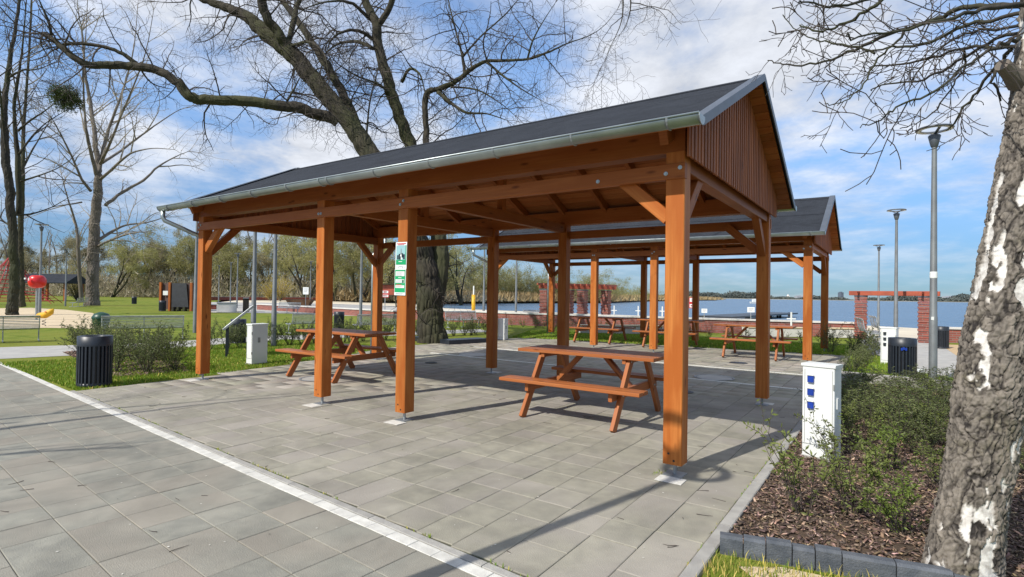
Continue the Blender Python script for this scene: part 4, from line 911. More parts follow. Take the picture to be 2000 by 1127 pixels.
def barked(name, path, rr, m, parent, seed, step=.045, n=150, amp=.10, cell=.5):
    """trunk with furrowed bark as real relief"""
    P0 = np.array([list(p) for p in path]); Rr = np.array(rr); d = np.concatenate([[0], np.cumsum(np.linalg.norm(np.diff(P0, axis=0), axis=1))]); k = max(8, int(d[-1]/step)); h = np.linspace(0, d[-1], k)
    P1 = np.stack([np.interp(h, d, P0[:, i]) for i in range(3)], 1); R1 = np.interp(h, d, Rr); T, H = np.meshgrid(np.linspace(0, 2*PI, n, endpoint=False), h); u = T/(2*PI)
    w_ = fbm(u*6, H*1.5, seed, 4, 6); nu = max(8, int(6.28*R1.mean()/.075)); f, idv = worley(u*nu+(w_-.5)*1.6, H/.30+(w_-.5)*2, seed+9, nu); ridge = np.clip(f*2.2, 0, 1)
    Rd = R1[:, None]*(1+amp*(ridge-.6)+.10*(w_-.5)+.05*(idv-.5)*1.2+.035*(fbm(u*40, H*6, seed+3, 3, 40)-.5))
    V, F = tube_grid(P1, Rd, n, (1, .2, 0) if abs(CR[0]) < 2 else CR); return link(name, nmesh(name, V, F, m, None, True), parent)
def traced(limbs, dist, spec, name, label, trunkm, twigm, seed, amp=.12, extra=None, group=None, minr=0, cat='tree'):
    """limbs: list of [(px, py, width_px, depth offset)...]; the first is the trunk"""
    rnd = random.Random(seed); tw = MB(); ends = []
    p0 = limbs[0][0]; base = D(p0[0], p0[1], dist+p0[3]); t = thing(name, label, cat, (base.x, base.y, 0), 0, group); inv = Vector((base.x, base.y, 0))
    bm = MB()
    for li, lb in enumerate(limbs):
        if li and lb[-1][2] < 9: lb = [(x, y, w_*(1-.62*(q_/(len(lb)-1))**2)*.92, o) for q_, (x, y, w_, o) in enumerate(lb)]
        pts = [(D(x, y, dist+o)-inv, w_/2/FOC*(dist+o)/math.sqrt(1+((x-1000)/FOC)**2)*.94) for x, y, w_, o in lb]
        path, rr = smooth_path(pts, 5 if li == 0 else 4)
        path = [p+Vector((rnd.gauss(0, .12), rnd.gauss(0, .12), rnd.gauss(0, .12)))*min(r, .2) for p, r in zip(path, rr)]
        b_ = bumpy(path, rr, 14 if rr[0] > .1 else 8, amp, rnd)
        if li == 0: barked('trunk', path, rr, trunkm, t, seed*7+1)
        elif rr[0]*FOC/dist > 9: barked('limb', path, rr, trunkm, t, seed*7+li, .07, 64)
        else: bm.add(b_.v, b_.f)
        if li == 0: path, rr = path[len(path)//2:], rr[len(rr)//2:]
        sprout(tw, path, rr, 0, spec, rnd, ends)
        if rr[-1] < .2:
            for _ in range(3):
                d = (path[-1]-path[-2]).normalized()+Vector((rnd.gauss(0, .3), rnd.gauss(0, .3), rnd.gauss(0, .3))); s0 = spec[0]; q = curve_path(path[-1], d, s0[1]*rnd.uniform(.6, 1.1), 7, s0[3], s0[4], s0[5], rnd); r2 = [max(.004, min(rr[-1], s0[6])*(1-j/7*.8)) for j in range(8)]
                tw.tube(q, r2, 4, False); sprout(tw, q, r2, 1, spec, rnd, ends)
    if bm.v: tag(bm.build('limbs', trunkm, t, True), kind='stuff')
    tag(tw.build('twigs', twigm, t), kind='stuff')
    return t, ends
# spec rows: per m, length, spread, wobble, gravity, tip, radius, nseg, sides, start, uplift
SP_BIG = [(2.8, 1.9, .75, .2, -.05, .10, .026, 8, 4, .0, .1), (4.2, .95, .75, .26, -.13, .14, .011, 6, 3, .1, 0), (4.6, .45, .7, .3, -.08, .25, .0075, 5, 3, .1, 0)]
big = [
 [(845, 672, 66, 0), (842, 640, 56, 0), (840, 590, 50, 0), (835, 530, 48, 0), (812, 462, 46, 0), (782, 395, 44, 0), (745, 330, 42, .1), (712, 285, 40, .2), (672, 225, 36, .3), (620, 165, 36, .4), (570, 105, 36, .5), (520, 65, 34, .6), (478, 30, 24, .7), (430, 10, 18, .8), (390, -4, 14, .9), (350, -30, 10, 1)],
 [(842, 690, 30, .0), (848, 620, 36, .05), (855, 560, 38, .1), (862, 500, 38, .3), (850, 440, 34, .5), (838, 370, 22, .8), (834, 300, 16, .9), (832, 240, 14, 1), (832, 185, 16, 1), (862, 172, 14, .8), (892, 158, 13, .7), (920, 135, 12, .5), (950, 120, 10, .3), (990, 118, 9, 0), (1030, 116, 8, -.2), (1075, 100, 7, -.4), (1110, 84, 5, -.6), (1150, 70, 4, -.8), (1180, 50, 3, -1), (1205, 20, 2.5, -1.1)],
 [(848, 440, 34, .6), (826, 360, 32, 1.1), (802, 290, 27, 1.5), (785, 240, 24, 1.7), (768, 190, 24, 1.8), (752, 140, 22, 1.9), (738, 90, 20, 2), (736, 50, 20, 2), (716, 10, 16, 2.1), (700, -30, 14, 2.2)],
 [(738, 48, 14, 2), (756, 25, 13, 1.9), (770, -10, 12, 1.8)],
 [(660, 238, 26, .3), (620, 222, 24, .1), (560, 208, 23, -.2), (480, 198, 23, -.5), (400, 194, 22, -.7), (372, 190, 24, -.8), (350, 165, 20, -.9), (315, 140, 20, -1), (270, 130, 20, -1.1), (225, 128, 19, -1.2), (165, 125, 18, -1.4), (125, 95, 15, -1.5), (100, 75, 13, -1.5), (84, 66, 12, -1.5)],
 [(265, 124, 12, -1.1), (240, 105, 10, -1.2), (205, 92, 9, -1.3), (160, 85, 9, -1.4), (120, 88, 9, -1.5)],
 [(100, 70, 8, -1.5), (96, 45, 8, -1.6), (85, 20, 7, -1.7), (72, -10, 7, -1.8)],
 [(700, 250, 20, .6), (665, 175, 18, 1.4), (640, 130, 18, 1.9), (610, 85, 16, 2.3), (585, 45, 14, 2.6), (555, 5, 12, 2.8), (530, -30, 11, 3)],
 [(570, 105, 22, .5), (540, 60, 20, .2), (514, 20, 20, 0), (515, -20, 20, -.2)],
 [(560, 90, 14, .5), (572, 50, 12, .9), (580, 10, 11, 1.2), (600, -30, 10, 1.4)],
 [(564, 90, 8, .5), (600, 82, 7, -.3), (620, 90, 5, -.8), (635, 110, 4, -1.2), (640, 140, 3, -1.5)],
 [(560, 198, 6, -.2), (572, 178, 5, -.2), (582, 158, 4, -.1), (590, 145, 3, 0)],
 [(728, 76, 9, 2), (705, 62, 8, 1.6), (680, 60, 7, 1.2), (655, 70, 6, .8), (640, 95, 5, .5), (648, 120, 4, .3)],
 [(730, 95, 9, 2), (700, 82, 8, 2.4), (665, 84, 6, 2.8), (640, 100, 5, 3), (615, 130, 3, 3.2)],
 [(724, 40, 9, 2), (690, 8, 8, 1.5), (650, 2, 6, 1), (600, 15, 4, .6), (570, 40, 3, .4)],
 [(768, 190, 8, 1.8), (740, 165, 6, 1.4), (700, 150, 5, 1), (660, 125, 4, .8), (645, 105, 3, .6)],
 [(785, 160, 8, 1.8), (800, 135, 7, 1.4), (820, 145, 6, 1.2), (830, 180, 6, 1)],
 [(716, 262, 5, .4), (722, 200, 4, .6), (735, 150, 4, .8), (745, 110, 3, 1)],
 [(908, 150, 8, .6), (903, 110, 6, .8), (893, 70, 5, 1), (880, 20, 5, 1.2), (872, -20, 4, 1.3)],
 [(905, 110, 5, .8), (940, 70, 4, .5), (985, 30, 4, .3), (1020, -10, 3, 0)],
 [(855, 180, 9, .8), (880, 200, 8, .5), (910, 220, 7, .2), (950, 222, 5, 0), (990, 235, 3, -.2)],
 [(950, 120, 6, .3), (985, 150, 5, .1), (1020, 175, 4, -.1), (1055, 195, 3, -.3)],
 [(880, 170, 5, .7), (930, 175, 4, .5), (975, 200, 3, .3), (1005, 225, 3, .1)],
 [(1030, 116, 5, -.2), (1040, 80, 4, -.4), (1062, 40, 3, -.6), (1085, 5, 3, -.8)],
 [(1215, -20, 4, -6), (1217, 8, 3.5, -6), (1214, 40, 3, -6), (1203, 70, 2.5, -6), (1190, 95, 2, -6), (1185, 112, 2, -6)],
 [(1232, -20, 4, -6), (1231, 20, 3, -6), (1222, 50, 2.5, -6), (1212, 66, 2.5, -6)],
]
big_tree, _ = traced(big, 16.9, SP_BIG, 'willow_tree', 'large old bare tree with mossy spreading limbs, rising behind the shelter roof', BARK, TWIG, 3)
# flare at the base and a low dark surround
t = thing('tree_surround', 'low black steel planter edge at the foot of the big tree', 'planter edge'); a = G(868, 672); b = G(942, 668)
MB().beam((a.x, a.y, .06), (b.x, b.y, .06), .5, .14, bev=.01).build('edge', BINM, t); MB().beam((G(815, 664).x, G(815, 664).y, .06), (G(830, 668).x, G(830, 668).y, .06), .3, .14).build('edge', BINM, t)

SP_T2 = [(.85, 4.2, .6, .13, .00, .05, .06, 8, 4, .1, .25), (1.3, 2.0, .6, .18, -.01, .05, .026, 6, 3, .1, .05), (2.2, .95, .6, .22, -.02, .08, .016, 4, 3, .1, 0)]
t2 = [
 [(180, 598, 36, 0), (180, 580, 29, 0), (181, 540, 26, 0), (182, 490, 25, 0), (185, 440, 23, 0), (189, 395, 21, 0), (192, 350, 17, 0), (191, 320, 13, .5), (184, 260, 10, 1), (176, 200, 8, 2), (166, 140, 6, 2), (160, 60, 4, 3)],
 [(160, 590, 10, -1), (155, 530, 10, -1.5), (152, 470, 9, -2), (146, 430, 7, -2), (130, 380, 5, -3), (120, 340, 4, -3)],
 [(190, 345, 11, 0), (178, 300, 9, -1), (168, 250, 8, -2), (164, 200, 6, -2), (163, 135, 5, -3), (168, 60, 4, -3), (172, -20, 3, -3)],
 [(192, 340, 11, 0), (200, 300, 10, 1), (212, 255, 8, 2), (232, 200, 7, 2), (248, 150, 6, 3), (262, 90, 4, 3), (270, 0, 3, 4)],
 [(196, 320, 8, 0), (215, 280, 7, -2), (235, 230, 6, -3), (260, 170, 5, -4), (285, 100, 4, -5), (300, 20, 3, -5)],
 [(200, 318, 8, 0), (235, 295, 6, 2), (275, 265, 5, 3), (310, 240, 4, 4), (350, 215, 3, 5), (385, 205, 2.5, 6)],
 [(196, 350, 9, 0), (225, 325, 7, -1), (255, 300, 6, -2), (295, 290, 4, -3), (340, 292, 3, -4)],
 [(205, 402, 9, 0), (240, 375, 8, 1), (280, 352, 7, 2), (310, 325, 6, 3), (345, 305, 4, 4), (370, 295, 3, 5)],
 [(190, 470, 10, 0), (215, 455, 8, 1), (245, 440, 6, 2), (285, 435, 5, 3), (320, 425, 4, 4)],
 [(192, 480, 7, 0), (225, 465, 6, -2), (260, 455, 5, -3), (290, 452, 3, -4)],
 [(178, 374, 8, 0), (160, 350, 7, -1), (140, 305, 6, -2), (120, 265, 5, -3), (100, 230, 4, -4), (80, 205, 3, -4)],
 [(160, 395, 5, -2), (130, 400, 4, -3), (100, 405, 3, -4), (60, 420, 3, -5)],
]
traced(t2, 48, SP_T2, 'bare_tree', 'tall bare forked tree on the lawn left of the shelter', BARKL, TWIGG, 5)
SP_T3 = [(1.35, 2.8, .62, .15, .0, .05, .035, 7, 4, .1, .2), (1.7, 1.4, .62, .2, -.02, .05, .016, 5, 3, .1, 0), (2.6, .7, .6, .24, -.02, .08, .010, 4, 3, .1, 0)]
t3 = [
 [(23, 617, 30, 0), (25, 590, 25, 0), (28, 540, 22, 0), (27, 480, 20, 0), (22, 420, 20, 0), (16, 350, 20, 0), (10, 280, 19, 0), (8, 220, 15, 0), (14, 160, 12, .3), (20, 110, 10, .5), (30, 60, 8, .7), (38, 0, 7, 1), (44, -40, 6, 1)],
 [(36, 420, 14, .5), (36, 340, 15, .6), (32, 270, 12, .7), (28, 210, 10, .6), (36, 150, 9, .5), (44, 90, 7, .3), (50, 20, 5, 0), (55, -40, 4, 0)],
 [(14, 300, 9, 0), (6, 240, 8, -.5), (0, 180, 7, -1), (-8, 100, 6, -1.4)],
 [(36, 255, 7, .6), (60, 235, 6, .2), (85, 218, 5, 0), (104, 205, 4, -.3)],
 [(38, 300, 7, .6), (60, 270, 6, 1), (90, 240, 4, 1.5), (130, 215, 3, 2)],
 [(38, 355, 6, .6), (70, 345, 5, .4), (110, 330, 4, 0), (140, 310, 3, 0)],
 [(20, 150, 7, .3), (45, 137, 6, 0), (75, 135, 4, 0), (110, 120, 3, 0)],
 [(24, 420, 7, 0), (60, 418, 5, .5), (100, 405, 4, 1), (135, 385, 3, 1)],
 [(20, 440, 6, 0), (5, 430, 5, .5), (-20, 400, 4, 1)],
]
traced(t3, 29.6, SP_T3, 'bare_tree', 'dark twin-stemmed bare tree with a mistletoe ball at the left edge', BARKD, TWIG, 6)
t4 = [[(42, 600, 16, 0), (41, 540, 14, 0), (40, 470, 13, 0), (42, 400, 12, 0), (44, 330, 10, 0), (46, 250, 8, .5), (52, 170, 6, .5), (58, 80, 5, .5), (62, -10, 4, .5)], [(44, 330, 7, 0), (65, 290, 5, 1), (95, 240, 4, 2)], [(46, 250, 6, .5), (35, 190, 5, 1), (20, 120, 4, 1), (8, 40, 3, 1)]]
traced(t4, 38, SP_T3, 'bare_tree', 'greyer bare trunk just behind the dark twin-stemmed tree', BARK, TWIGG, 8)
# mistletoe
def mistletoe(px, py, r_px, dist, label):
    p = D(px, py, dist); r = r_px/FOC*dist; t = thing('mistletoe', label, 'mistletoe', tuple(p)); rnd = random.Random(4); q = MB(); lf = MB()
    for k in range(260):
        d = Vector((rnd.gauss(0, 1), rnd.gauss(0, 1), rnd.gauss(0, .75))).normalized(); pts = curve_path(Vector((0, 0, 0)), d, r*rnd.uniform(.7, 1), 4, .2, 0, 0, rnd); q.tube(pts, [.012, .01, .008, .006, .005], 3, False)
        for j in range(2, 5):
            for _ in range(5):
                c_ = pts[j]+Vector((rnd.gauss(0, .05), rnd.gauss(0, .05), rnd.gauss(0, .05))); a_ = Vector((rnd.gauss(0, 1), rnd.gauss(0, 1), rnd.gauss(0, 1))).normalized()*.06; b_ = a_.orthogonal().normalized()*.018
                lf.add([c_-a_, c_+b_, c_+a_, c_-b_], [[0, 1, 2, 3]])
    q.build('stems', LEAFD, t); lf.build('leaves', MISTL, t)
mistletoe(128, 192, 31, 29.3, 'round green mistletoe ball hanging in the bare branches at upper left')

# ---- birch at the right edge, modelled bark
def birch():
    dist = 2.95; cl_ = [(1868, 1420, 205), (1870, 1250, 182), (1877, 1127, 166), (1896, 1000, 146), (1917, 880, 146), (1932, 780, 158), (1945, 680, 150), (1962, 580, 140), (1978, 480, 132), (1997, 380, 128), (2014, 280, 124), (2028, 180, 116), (2040, 60, 112), (2052, -150, 106), (2065, -500, 96), (2080, -900, 86)]
    pts = [(D(x, y, dist), w_/2/FOC*dist/math.sqrt(1+((x-1000)/FOC)**2)*.97) for x, y, w_ in cl_]; base = pts[0][0]; base = Vector((base.x, base.y, 0)); t = thing('birch_tree', 'old birch with cracked dark bark and white patches at the right edge', 'birch tree', tuple(base))
    path, rr = smooth_path(pts, 60); n = 210; m_ = len(path); dd = [0]
    for i in range(1, m_): dd.append(dd[-1]+(path[i]-path[i-1]).length)
    V0 = np.array([list(p-base) for p in path]); rad = np.array(rr); h = np.array(dd)
    th = np.linspace(0, 2*PI, n, endpoint=False); T, Hh = np.meshgrid(th, h); u = T/(2*PI)
    wv = fbm(u*8, Hh*3, 11, 4, 8)
    # bark plates: warped cells, deep cracks between them, flat white patches
    a2 = fbm(u*24, Hh*8+wv*1.5, 31, 4, 24); a3 = fbm(u*60, Hh*42, 41, 3, 60); w2 = fbm(u*16, Hh*9, 77, 4, 16)
    f1, id1 = worley(u*13+(w2-.5)*1.6+Hh*.0, Hh/.17+(w2-.5)*1.5+(wv-.5)*2, 91, 13); f2, id2 = worley(u*30+(w2-.5)*1.8, Hh/.062+(w2-.5)*2.2, 92, 30)
    crack = np.clip(1-f1*7.5, 0, 1)*.75*(w2*2.0).clip(0, 1)+np.clip(1-f2*5.5, 0, 1)*.5*(wv*1.8).clip(0, 1); crack = np.clip(crack, 0, 1); a4 = fbm(u*64, Hh*30, 44, 5, 64)
    pm = fbm(u*12+(w2-.5)*1.2, Hh*3.3+1.2*wv, 57, 3, 12)+.34*(w2-.5)+.10*(a3-.5)
    mask = np.clip((pm-np.quantile(pm, .765)-.03*(a3-.5))/.02, 0, 1)
    disp = (1-mask)*(.006-.015*crack+.003*(id1-.5)+.004*(id2-.5)+.017*(a4-.5)+.012*(a3-.5)+.014*(a2-.5))+mask*(-.006+.004*(a3-.5))
    crack = crack*(1-mask)
    Rr = rad[:, None]*(1+.06*np.sin(T*2+1)+.05*(wv-.5))+disp
    ex = np.tile(np.array(CR), (m_, 1)); tg = np.gradient(V0, axis=0); tg /= np.linalg.norm(tg, axis=1)[:, None]
    ex = ex-(ex*tg).sum(1)[:, None]*tg; ex /= np.linalg.norm(ex, axis=1)[:, None]; ey = np.cross(tg, ex)
    X = V0[:, None, :]+Rr[:, :, None]*(np.cos(T)[:, :, None]*ex[:, None, :]+np.sin(T)[:, :, None]*ey[:, None, :])
    k = np.arange(m_-1)[:, None]*n; j = np.arange(n)[None]; j2 = (j+1) % n
    F = np.stack([k+j, k+j2, k+n+j2, k+n+j], -1).reshape(-1, 4)
    ck = np.clip(np.maximum(np.clip(1-f1*4.2, 0, 1)*(w2*2).clip(0, 1), np.clip(1-f2*3.6, 0, 1)*.8)+(.44-a4).clip(0, 1)*3.2+(.42-a3).clip(0, 1)*1.5, 0, 1)*(1-mask)
    tone = np.stack([mask, ck, .5*id1+.5*id2], -1).reshape(-1, 3)
    m = bpy.data.materials.new('birch_bark'); m.use_nodes = True; nn = m.node_tree.nodes; l = m.node_tree.links; b = nn['Principled BSDF']; b.inputs['Roughness'].default_value = .85
    at = nn.new('ShaderNodeAttribute'); at.attribute_name = 'tone'; sp = nn.new('ShaderNodeSeparateColor'); l.new(at.outputs['Color'], sp.inputs[0])
    tcn = nn.new('ShaderNodeTexCoord'); no = nn.new('ShaderNodeTexNoise'); no.inputs['Scale'].default_value = 30; no.inputs['Detail'].default_value = 8; l.new(tcn.outputs['Object'], no.inputs[0])
    mo = nn.new('ShaderNodeTexNoise'); mo.inputs['Scale'].default_value = 3.2; mo.inputs['Detail'].default_value = 6; l.new(tcn.outputs['Object'], mo.inputs[0])
    def mixc(f, c1, c2):
        q = nn.new('ShaderNodeMix'); q.data_type = 'RGBA'
        for i, cc in ((6, c1), (7, c2)):
            if isinstance(cc, tuple): q.inputs[i].default_value = (*cc, 1)
            else: l.new(cc, q.inputs[i])
        if isinstance(f, float): q.inputs[0].default_value = f
        else: l.new(f, q.inputs[0])
        return q.outputs[2]
    def rng(s_, a, b_):
        q = nn.new('ShaderNodeMapRange'); l.new(s_, q.inputs[0]); q.inputs[1].default_value = a; q.inputs[2].default_value = b_; return q.outputs[0]
    dark = mixc(rng(no.outputs['Fac'], .3, .7), (.066, .057, .048), (.225, .195, .16)); dark = mixc(rng(mo.outputs['Fac'], .54, .70), dark, (.12, .105, .06)); dark = mixc(rng(sp.outputs[1], .25, .9), dark, (.018, .014, .012))
    dark = mixc(rng(sp.outputs[2], .3, 1.1), dark, (.23, .20, .165)); wht = mixc(rng(no.outputs['Fac'], .42, .74), (.66, .64, .60), (.34, .31, .28)); l.new(mixc(sp.outputs[0], dark, wht), b.inputs['Base Color'])
    bp = nn.new('ShaderNodeBump'); bp.inputs['Strength'].default_value = .7; bp.inputs['Distance'].default_value = .006; l.new(no.outputs['Fac'], bp.inputs['Height']); l.new(bp.outputs[0], b.inputs['Normal'])
    link('trunk', nmesh('trunk', X.reshape(-1, 3), F, m, tone, True), t)
    # cut stub at the left side, and branches
    rnd = random.Random(12); q = MB()
    s0 = D(1990, 160, dist)-base; s1 = D(1957, 126, dist-.06)-base; q.tube([s0, (s0+s1)/2, s1], [.055, .040, .034], 12); q.build('cut_stub', BARKL, t)
    limbs = [[(2030, 12, 16, 0), (1990, 12, 13, .1), (1940, 10, 11, .3), (1880, 16, 10, .5), (1830, 35, 9, .7), (1770, 55, 8, 1.0), (1700, 82, 7, 1.4), (1640, 108, 5, 1.8), (1580, 128, 4, 2.1), (1530, 125, 3, 2.3), (1500, 118, 2, 2.5)],
             [(2030, 10, 12, 0), (1960, 12, 10, -.1), (1900, 24, 8, -.2), (1830, 44, 7, -.3), (1760, 58, 5, -.4), (1690, 70, 4, -.5), (1650, 68, 3, -.6)],
             [(2010, 90, 9, 0), (1975, 92, 8, .2), (1930, 94, 7, .5), (1880, 95, 5, .8), (1820, 112, 5, 1.1), (1760, 125, 4, 1.4), (1700, 130, 3, 1.7)],
             [(1990, 72, 9, 0), (1960, 85, 7, -.1), (1920, 105, 6, -.2), (1870, 140, 5, -.2), (1830, 175, 5, -.3), (1770, 200, 4, -.3), (1720, 232, 3, -.4), (1680, 250, 2, -.4)],
             [(1995, 60, 8, .1), (1950, 75, 7, .4), (1900, 100, 6, .8), (1840, 140, 5, 1.2), (1790, 158, 4, 1.6), (1720, 165, 3, 2), (1700, 178, 2, 2.2)],
             [(1975, 95, 8, 0), (1950, 125, 7, .1), (1930, 150, 6, .2), (1900, 190, 5, .3), (1870, 230, 4, .4), (1850, 255, 3, .5)],
             [(1945, 135, 6, .1), (1940, 165, 5, .1), (1955, 195, 4, .2)],
             [(2010, 15, 9, 0), (1950, 40, 8, .2), (1890, 50, 7, .4), (1800, 90, 6, .8), (1740, 90, 4, 1), (1680, 105, 3, 1.2)],
             [(1770, 52, 6, 1), (1760, 75, 5, 1), (1725, 105, 4, 1), (1705, 130, 4, 1), (1680, 175, 3, 1), (1640, 200, 2, 1), (1610, 205, 2, 1)],
             [(1740, -10, 8, .8), (1700, 15, 7, .8), (1670, 35, 6, .9), (1630, 55, 5, 1), (1600, 60, 4, 1), (1560, 50, 3, 1.1)],
             [(1720, -20, 7, .6), (1690, 0, 6, .5), (1640, 12, 5, .4), (1600, 10, 4, .3), (1560, 2, 3, .2)],
             [(1710, 100, 5, 1), (1660, 90, 4, 1.2), (1600, 80, 3, 1.4), (1560, 62, 2, 1.5), (1530, 30, 2, 1.6)],
             [(2020, 40, 8, .2), (1960, 55, 6, .7), (1900, 60, 5, 1.1), (1850, 85, 4, 1.4), (1800, 130, 3, 1.7), (1770, 185, 2, 1.9)],
             [(1880, 95, 5, .8), (1885, 130, 4, 1), (1860, 165, 3, 1.1), (1830, 215, 3, 1.2), (1790, 240, 2, 1.3), (1760, 250, 2, 1.4)]]
    SPB = [(8.5, .36, .62, .17, -.06, .06, .0034, 6, 3, .05, 0), (9.0, .16, .62, .2, -.03, .1, .0022, 4, 3, .05, 0), (6, .06, .6, .2, 0, .1, .0019, 2, 3, .1, 0)]
    bm = MB(); tw = MB()
    for lb in limbs:
        pts = [(D(x, y, dist+o)-base, w_/2/FOC*(dist+o)*.95) for x, y, w_, o in lb]; path, r2 = smooth_path(pts, 4); path = [p+Vector((rnd.gauss(0, .006), rnd.gauss(0, .006), rnd.gauss(0, .006))) for p in path]
        bm.tube(path, r2, 7, False); sprout(tw, path, r2, 0, SPB, rnd)
    tag(bm.build('limbs', BARKD, t, True), kind='stuff'); tag(tw.build('twigs', TWIG, t), kind='stuff')
birch()

# ---- background trees: prototypes with trunk, branches and a haze of buds
def leafcloud(pts, n, size, rnd, sp=.35):
    P0 = np.array([list(p) for p in pts]); g = np.random.default_rng(rnd.randint(0, 9999)); c_ = P0[g.integers(0, len(P0), n)]+g.normal(0, sp, (n, 3)); a = g.normal(0, 1, (n, 3)); a /= np.linalg.norm(a, axis=1)[:, None]
    b = np.cross(a, g.normal(0, 1, (n, 3))); b /= np.linalg.norm(b, axis=1)[:, None]; s_ = size*g.uniform(.5, 1.3, n)[:, None]
    return np.stack([c_-a*s_, c_+b*s_*.5, c_+a*s_], 1).reshape(-1, 3), (np.arange(n)[:, None]*3+np.array([[0, 1, 2]]))
def bgtree(seed, H, kind, leafy=True):
    rnd = random.Random(seed); t = thing('budding_tree' if kind != 'bare' else 'bare_tree', '', 'tree'); tw = MB(); ends = []; tr = MB()
    stems = {'willow': 3, 'brown': 2, 'bare': 1, 'bush': 6}[kind]
    for s_ in range(stems):
        a = rnd.uniform(0, 6.28); lean = {'willow': .45, 'brown': .25, 'bare': .06, 'bush': .8}[kind]; d = Vector((math.cos(a)*lean, math.sin(a)*lean, 1)); L = H*rnd.uniform(.6, .85) if kind != 'bare' else H*.95
        q = curve_path(Vector((math.cos(a)*.2, math.sin(a)*.2, -.1)), d, L, 10, .10, .02, .02, rnd); r0 = H*.020*(1 if kind != 'bush' else .5); rr = [r0*(1-j/10*.85) for j in range(11)]; tr.tube(q, rr, 7, False)
        sp_ = {'willow': [(.9, H*.36, .62, .13, .02, -.02, .07, 7, 4, .22, .25), (1.3, H*.15, .6, .16, -.04, -.08, .035, 5, 3, .15, 0), (1.8, H*.075, .6, .2, -.12, -.12, .022, 3, 3, .1, 0)],
               'brown': [(.9, H*.34, .55, .12, .03, .02, .07, 7, 4, .25, .35), (1.4, H*.15, .55, .16, 0, .02, .032, 5, 3, .15, .1), (2.0, H*.07, .55, .2, 0, .04, .02, 3, 3, .1, 0)],
               'bare': [(1.3, H*.20, .5, .10, .04, .02, .06, 6, 4, .3, .5), (1.5, H*.09, .5, .14, .03, .02, .028, 4, 3, .15, .2), (1.6, H*.045, .5, .2, 0, .04, .018, 3, 3, .1, 0)],
               'bush': [(1.3, H*.36, .6, .14, .0, -.03, .04, 6, 3, .1, .1), (1.6, H*.16, .6, .16, -.04, -.06, .022, 4, 3, .1, 0), (1.5, H*.08, .6, .2, -.1, -.1, .015, 3, 3, .1, 0)]}[kind]
        sprout(tw, q, rr, 0, sp_, rnd, ends)
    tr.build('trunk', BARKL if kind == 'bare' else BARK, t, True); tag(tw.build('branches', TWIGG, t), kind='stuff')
    if kind != 'bare' and leafy:
        tips = [e[-1] for e in ends]+[e[len(e)//2] for e in ends]; n_ = {'willow': 9500, 'brown': 7000, 'bush': 15000}[kind]
        V, F = leafcloud(tips, n_, .135, rnd, .26); link('crown', nmesh('crown', V, F, {'willow': HAZEG, 'brown': HAZEB, 'bush': HAZEG}[kind]), t)['kind'] = 'stuff'
    return t
protos = {'willow': [bgtree(21, 10, 'willow'), bgtree(22, 10, 'willow'), bgtree(23, 10, 'willow')], 'brown': [bgtree(31, 10, 'brown'), bgtree(32, 10, 'brown'), bgtree(33, 10, 'brown')], 'bare': [bgtree(41, 10, 'bare'), bgtree(42, 10, 'bare'), bgtree(43, 10, 'bare')], 'bush': [bgtree(51, 10, 'bush'), bgtree(52, 10, 'bush')]}
usedp = set(); cnt = {}
ORD = ['first', 'second', 'third', 'fourth', 'fifth', 'sixth', 'seventh', 'eighth', 'ninth', 'tenth', 'eleventh', 'twelfth', 'thirteenth', 'fourteenth', 'fifteenth', 'sixteenth', 'seventeenth', 'eighteenth', 'nineteenth', 'twentieth']+['twenty-'+o for o in ('first', 'second', 'third', 'fourth', 'fifth', 'sixth', 'seventh', 'eighth', 'ninth')]+['thirtieth']+['thirty-'+o for o in ('first', 'second', 'third', 'fourth', 'fifth', 'sixth', 'seventh', 'eighth', 'ninth')]
KN = {'willow': 'olive-budding willows of the treeline', 'brown': 'brown twiggy trees of the treeline', 'bare': 'tall bare poplars of the treeline', 'bush': 'rounded green willow bushes by the water'}
def addbg(kind, px, top, dist, wx=1.0):
    i = cnt.get(kind, 0); cnt[kind] = i+1; k = i % len(protos[kind]); pr0 = protos[kind][k]; p = dG(px, dist); H = zpy(top, dist, px)
    s_ = H/{'willow': 9.4, 'brown': 10.5, 'bare': 10.8, 'bush': 8.2}[kind]
    o = place(pr0, (kind, k) in usedp, (p.x, p.y, -.1 if px < 860 else -.4), random.random()*6.28, f'{ORD[i]} from the left of the {KN[kind]}', (s_*wx, s_*wx, s_)); usedp.add((kind, k)); o['group'] = KN[kind]
rt = random.Random(9)
def row(kind, xs, top, dist, jt, jd, wx=1.0):
    for x in xs: addbg(kind, x+rt.uniform(-6, 6), top+rt.uniform(-jt, jt), dist+rt.uniform(-jd, jd), wx*rt.uniform(.85, 1.2))
for x, kind, top, dist in sorted([(x, 'bare', 425 if x > 470 or x < 140 else 455, 118) for x in (-60, -25, 15, 52, 70, 98, 115, 142, 260, 330, 425, 460, 490, 515, 540, 565, 590, 612, 640, 665, 690, 712, 745, 775, 880, 900, 922, 948, 970, 995, 1020, 1050)]): addbg(kind, x+rt.uniform(-5, 5), (top if x < 800 else 470 if x < 960 else 505)+rt.uniform(-14, 14), dist+rt.uniform(-12, 14)+(40 if x > 860 else 0), .75)
row('brown', (-55, 10, 60, 95, 140, 205, 250, 335, 355, 430, 455, 510, 540, 595, 655, 705, 750), 458, 124, 16, 8, .95)
row('willow', (215, 262, 300, 345, 392, 440, 495, 560, 600, 655, 700, 745, 790, 865, 905), 462, 104, 18, 10, 1.05)
row('brown', (-40, 35, 120, 165, 235, 280, 318, 370, 410, 470, 525, 580, 630, 680, 725, 770, 810), 480, 110, 20, 10, 1.0)
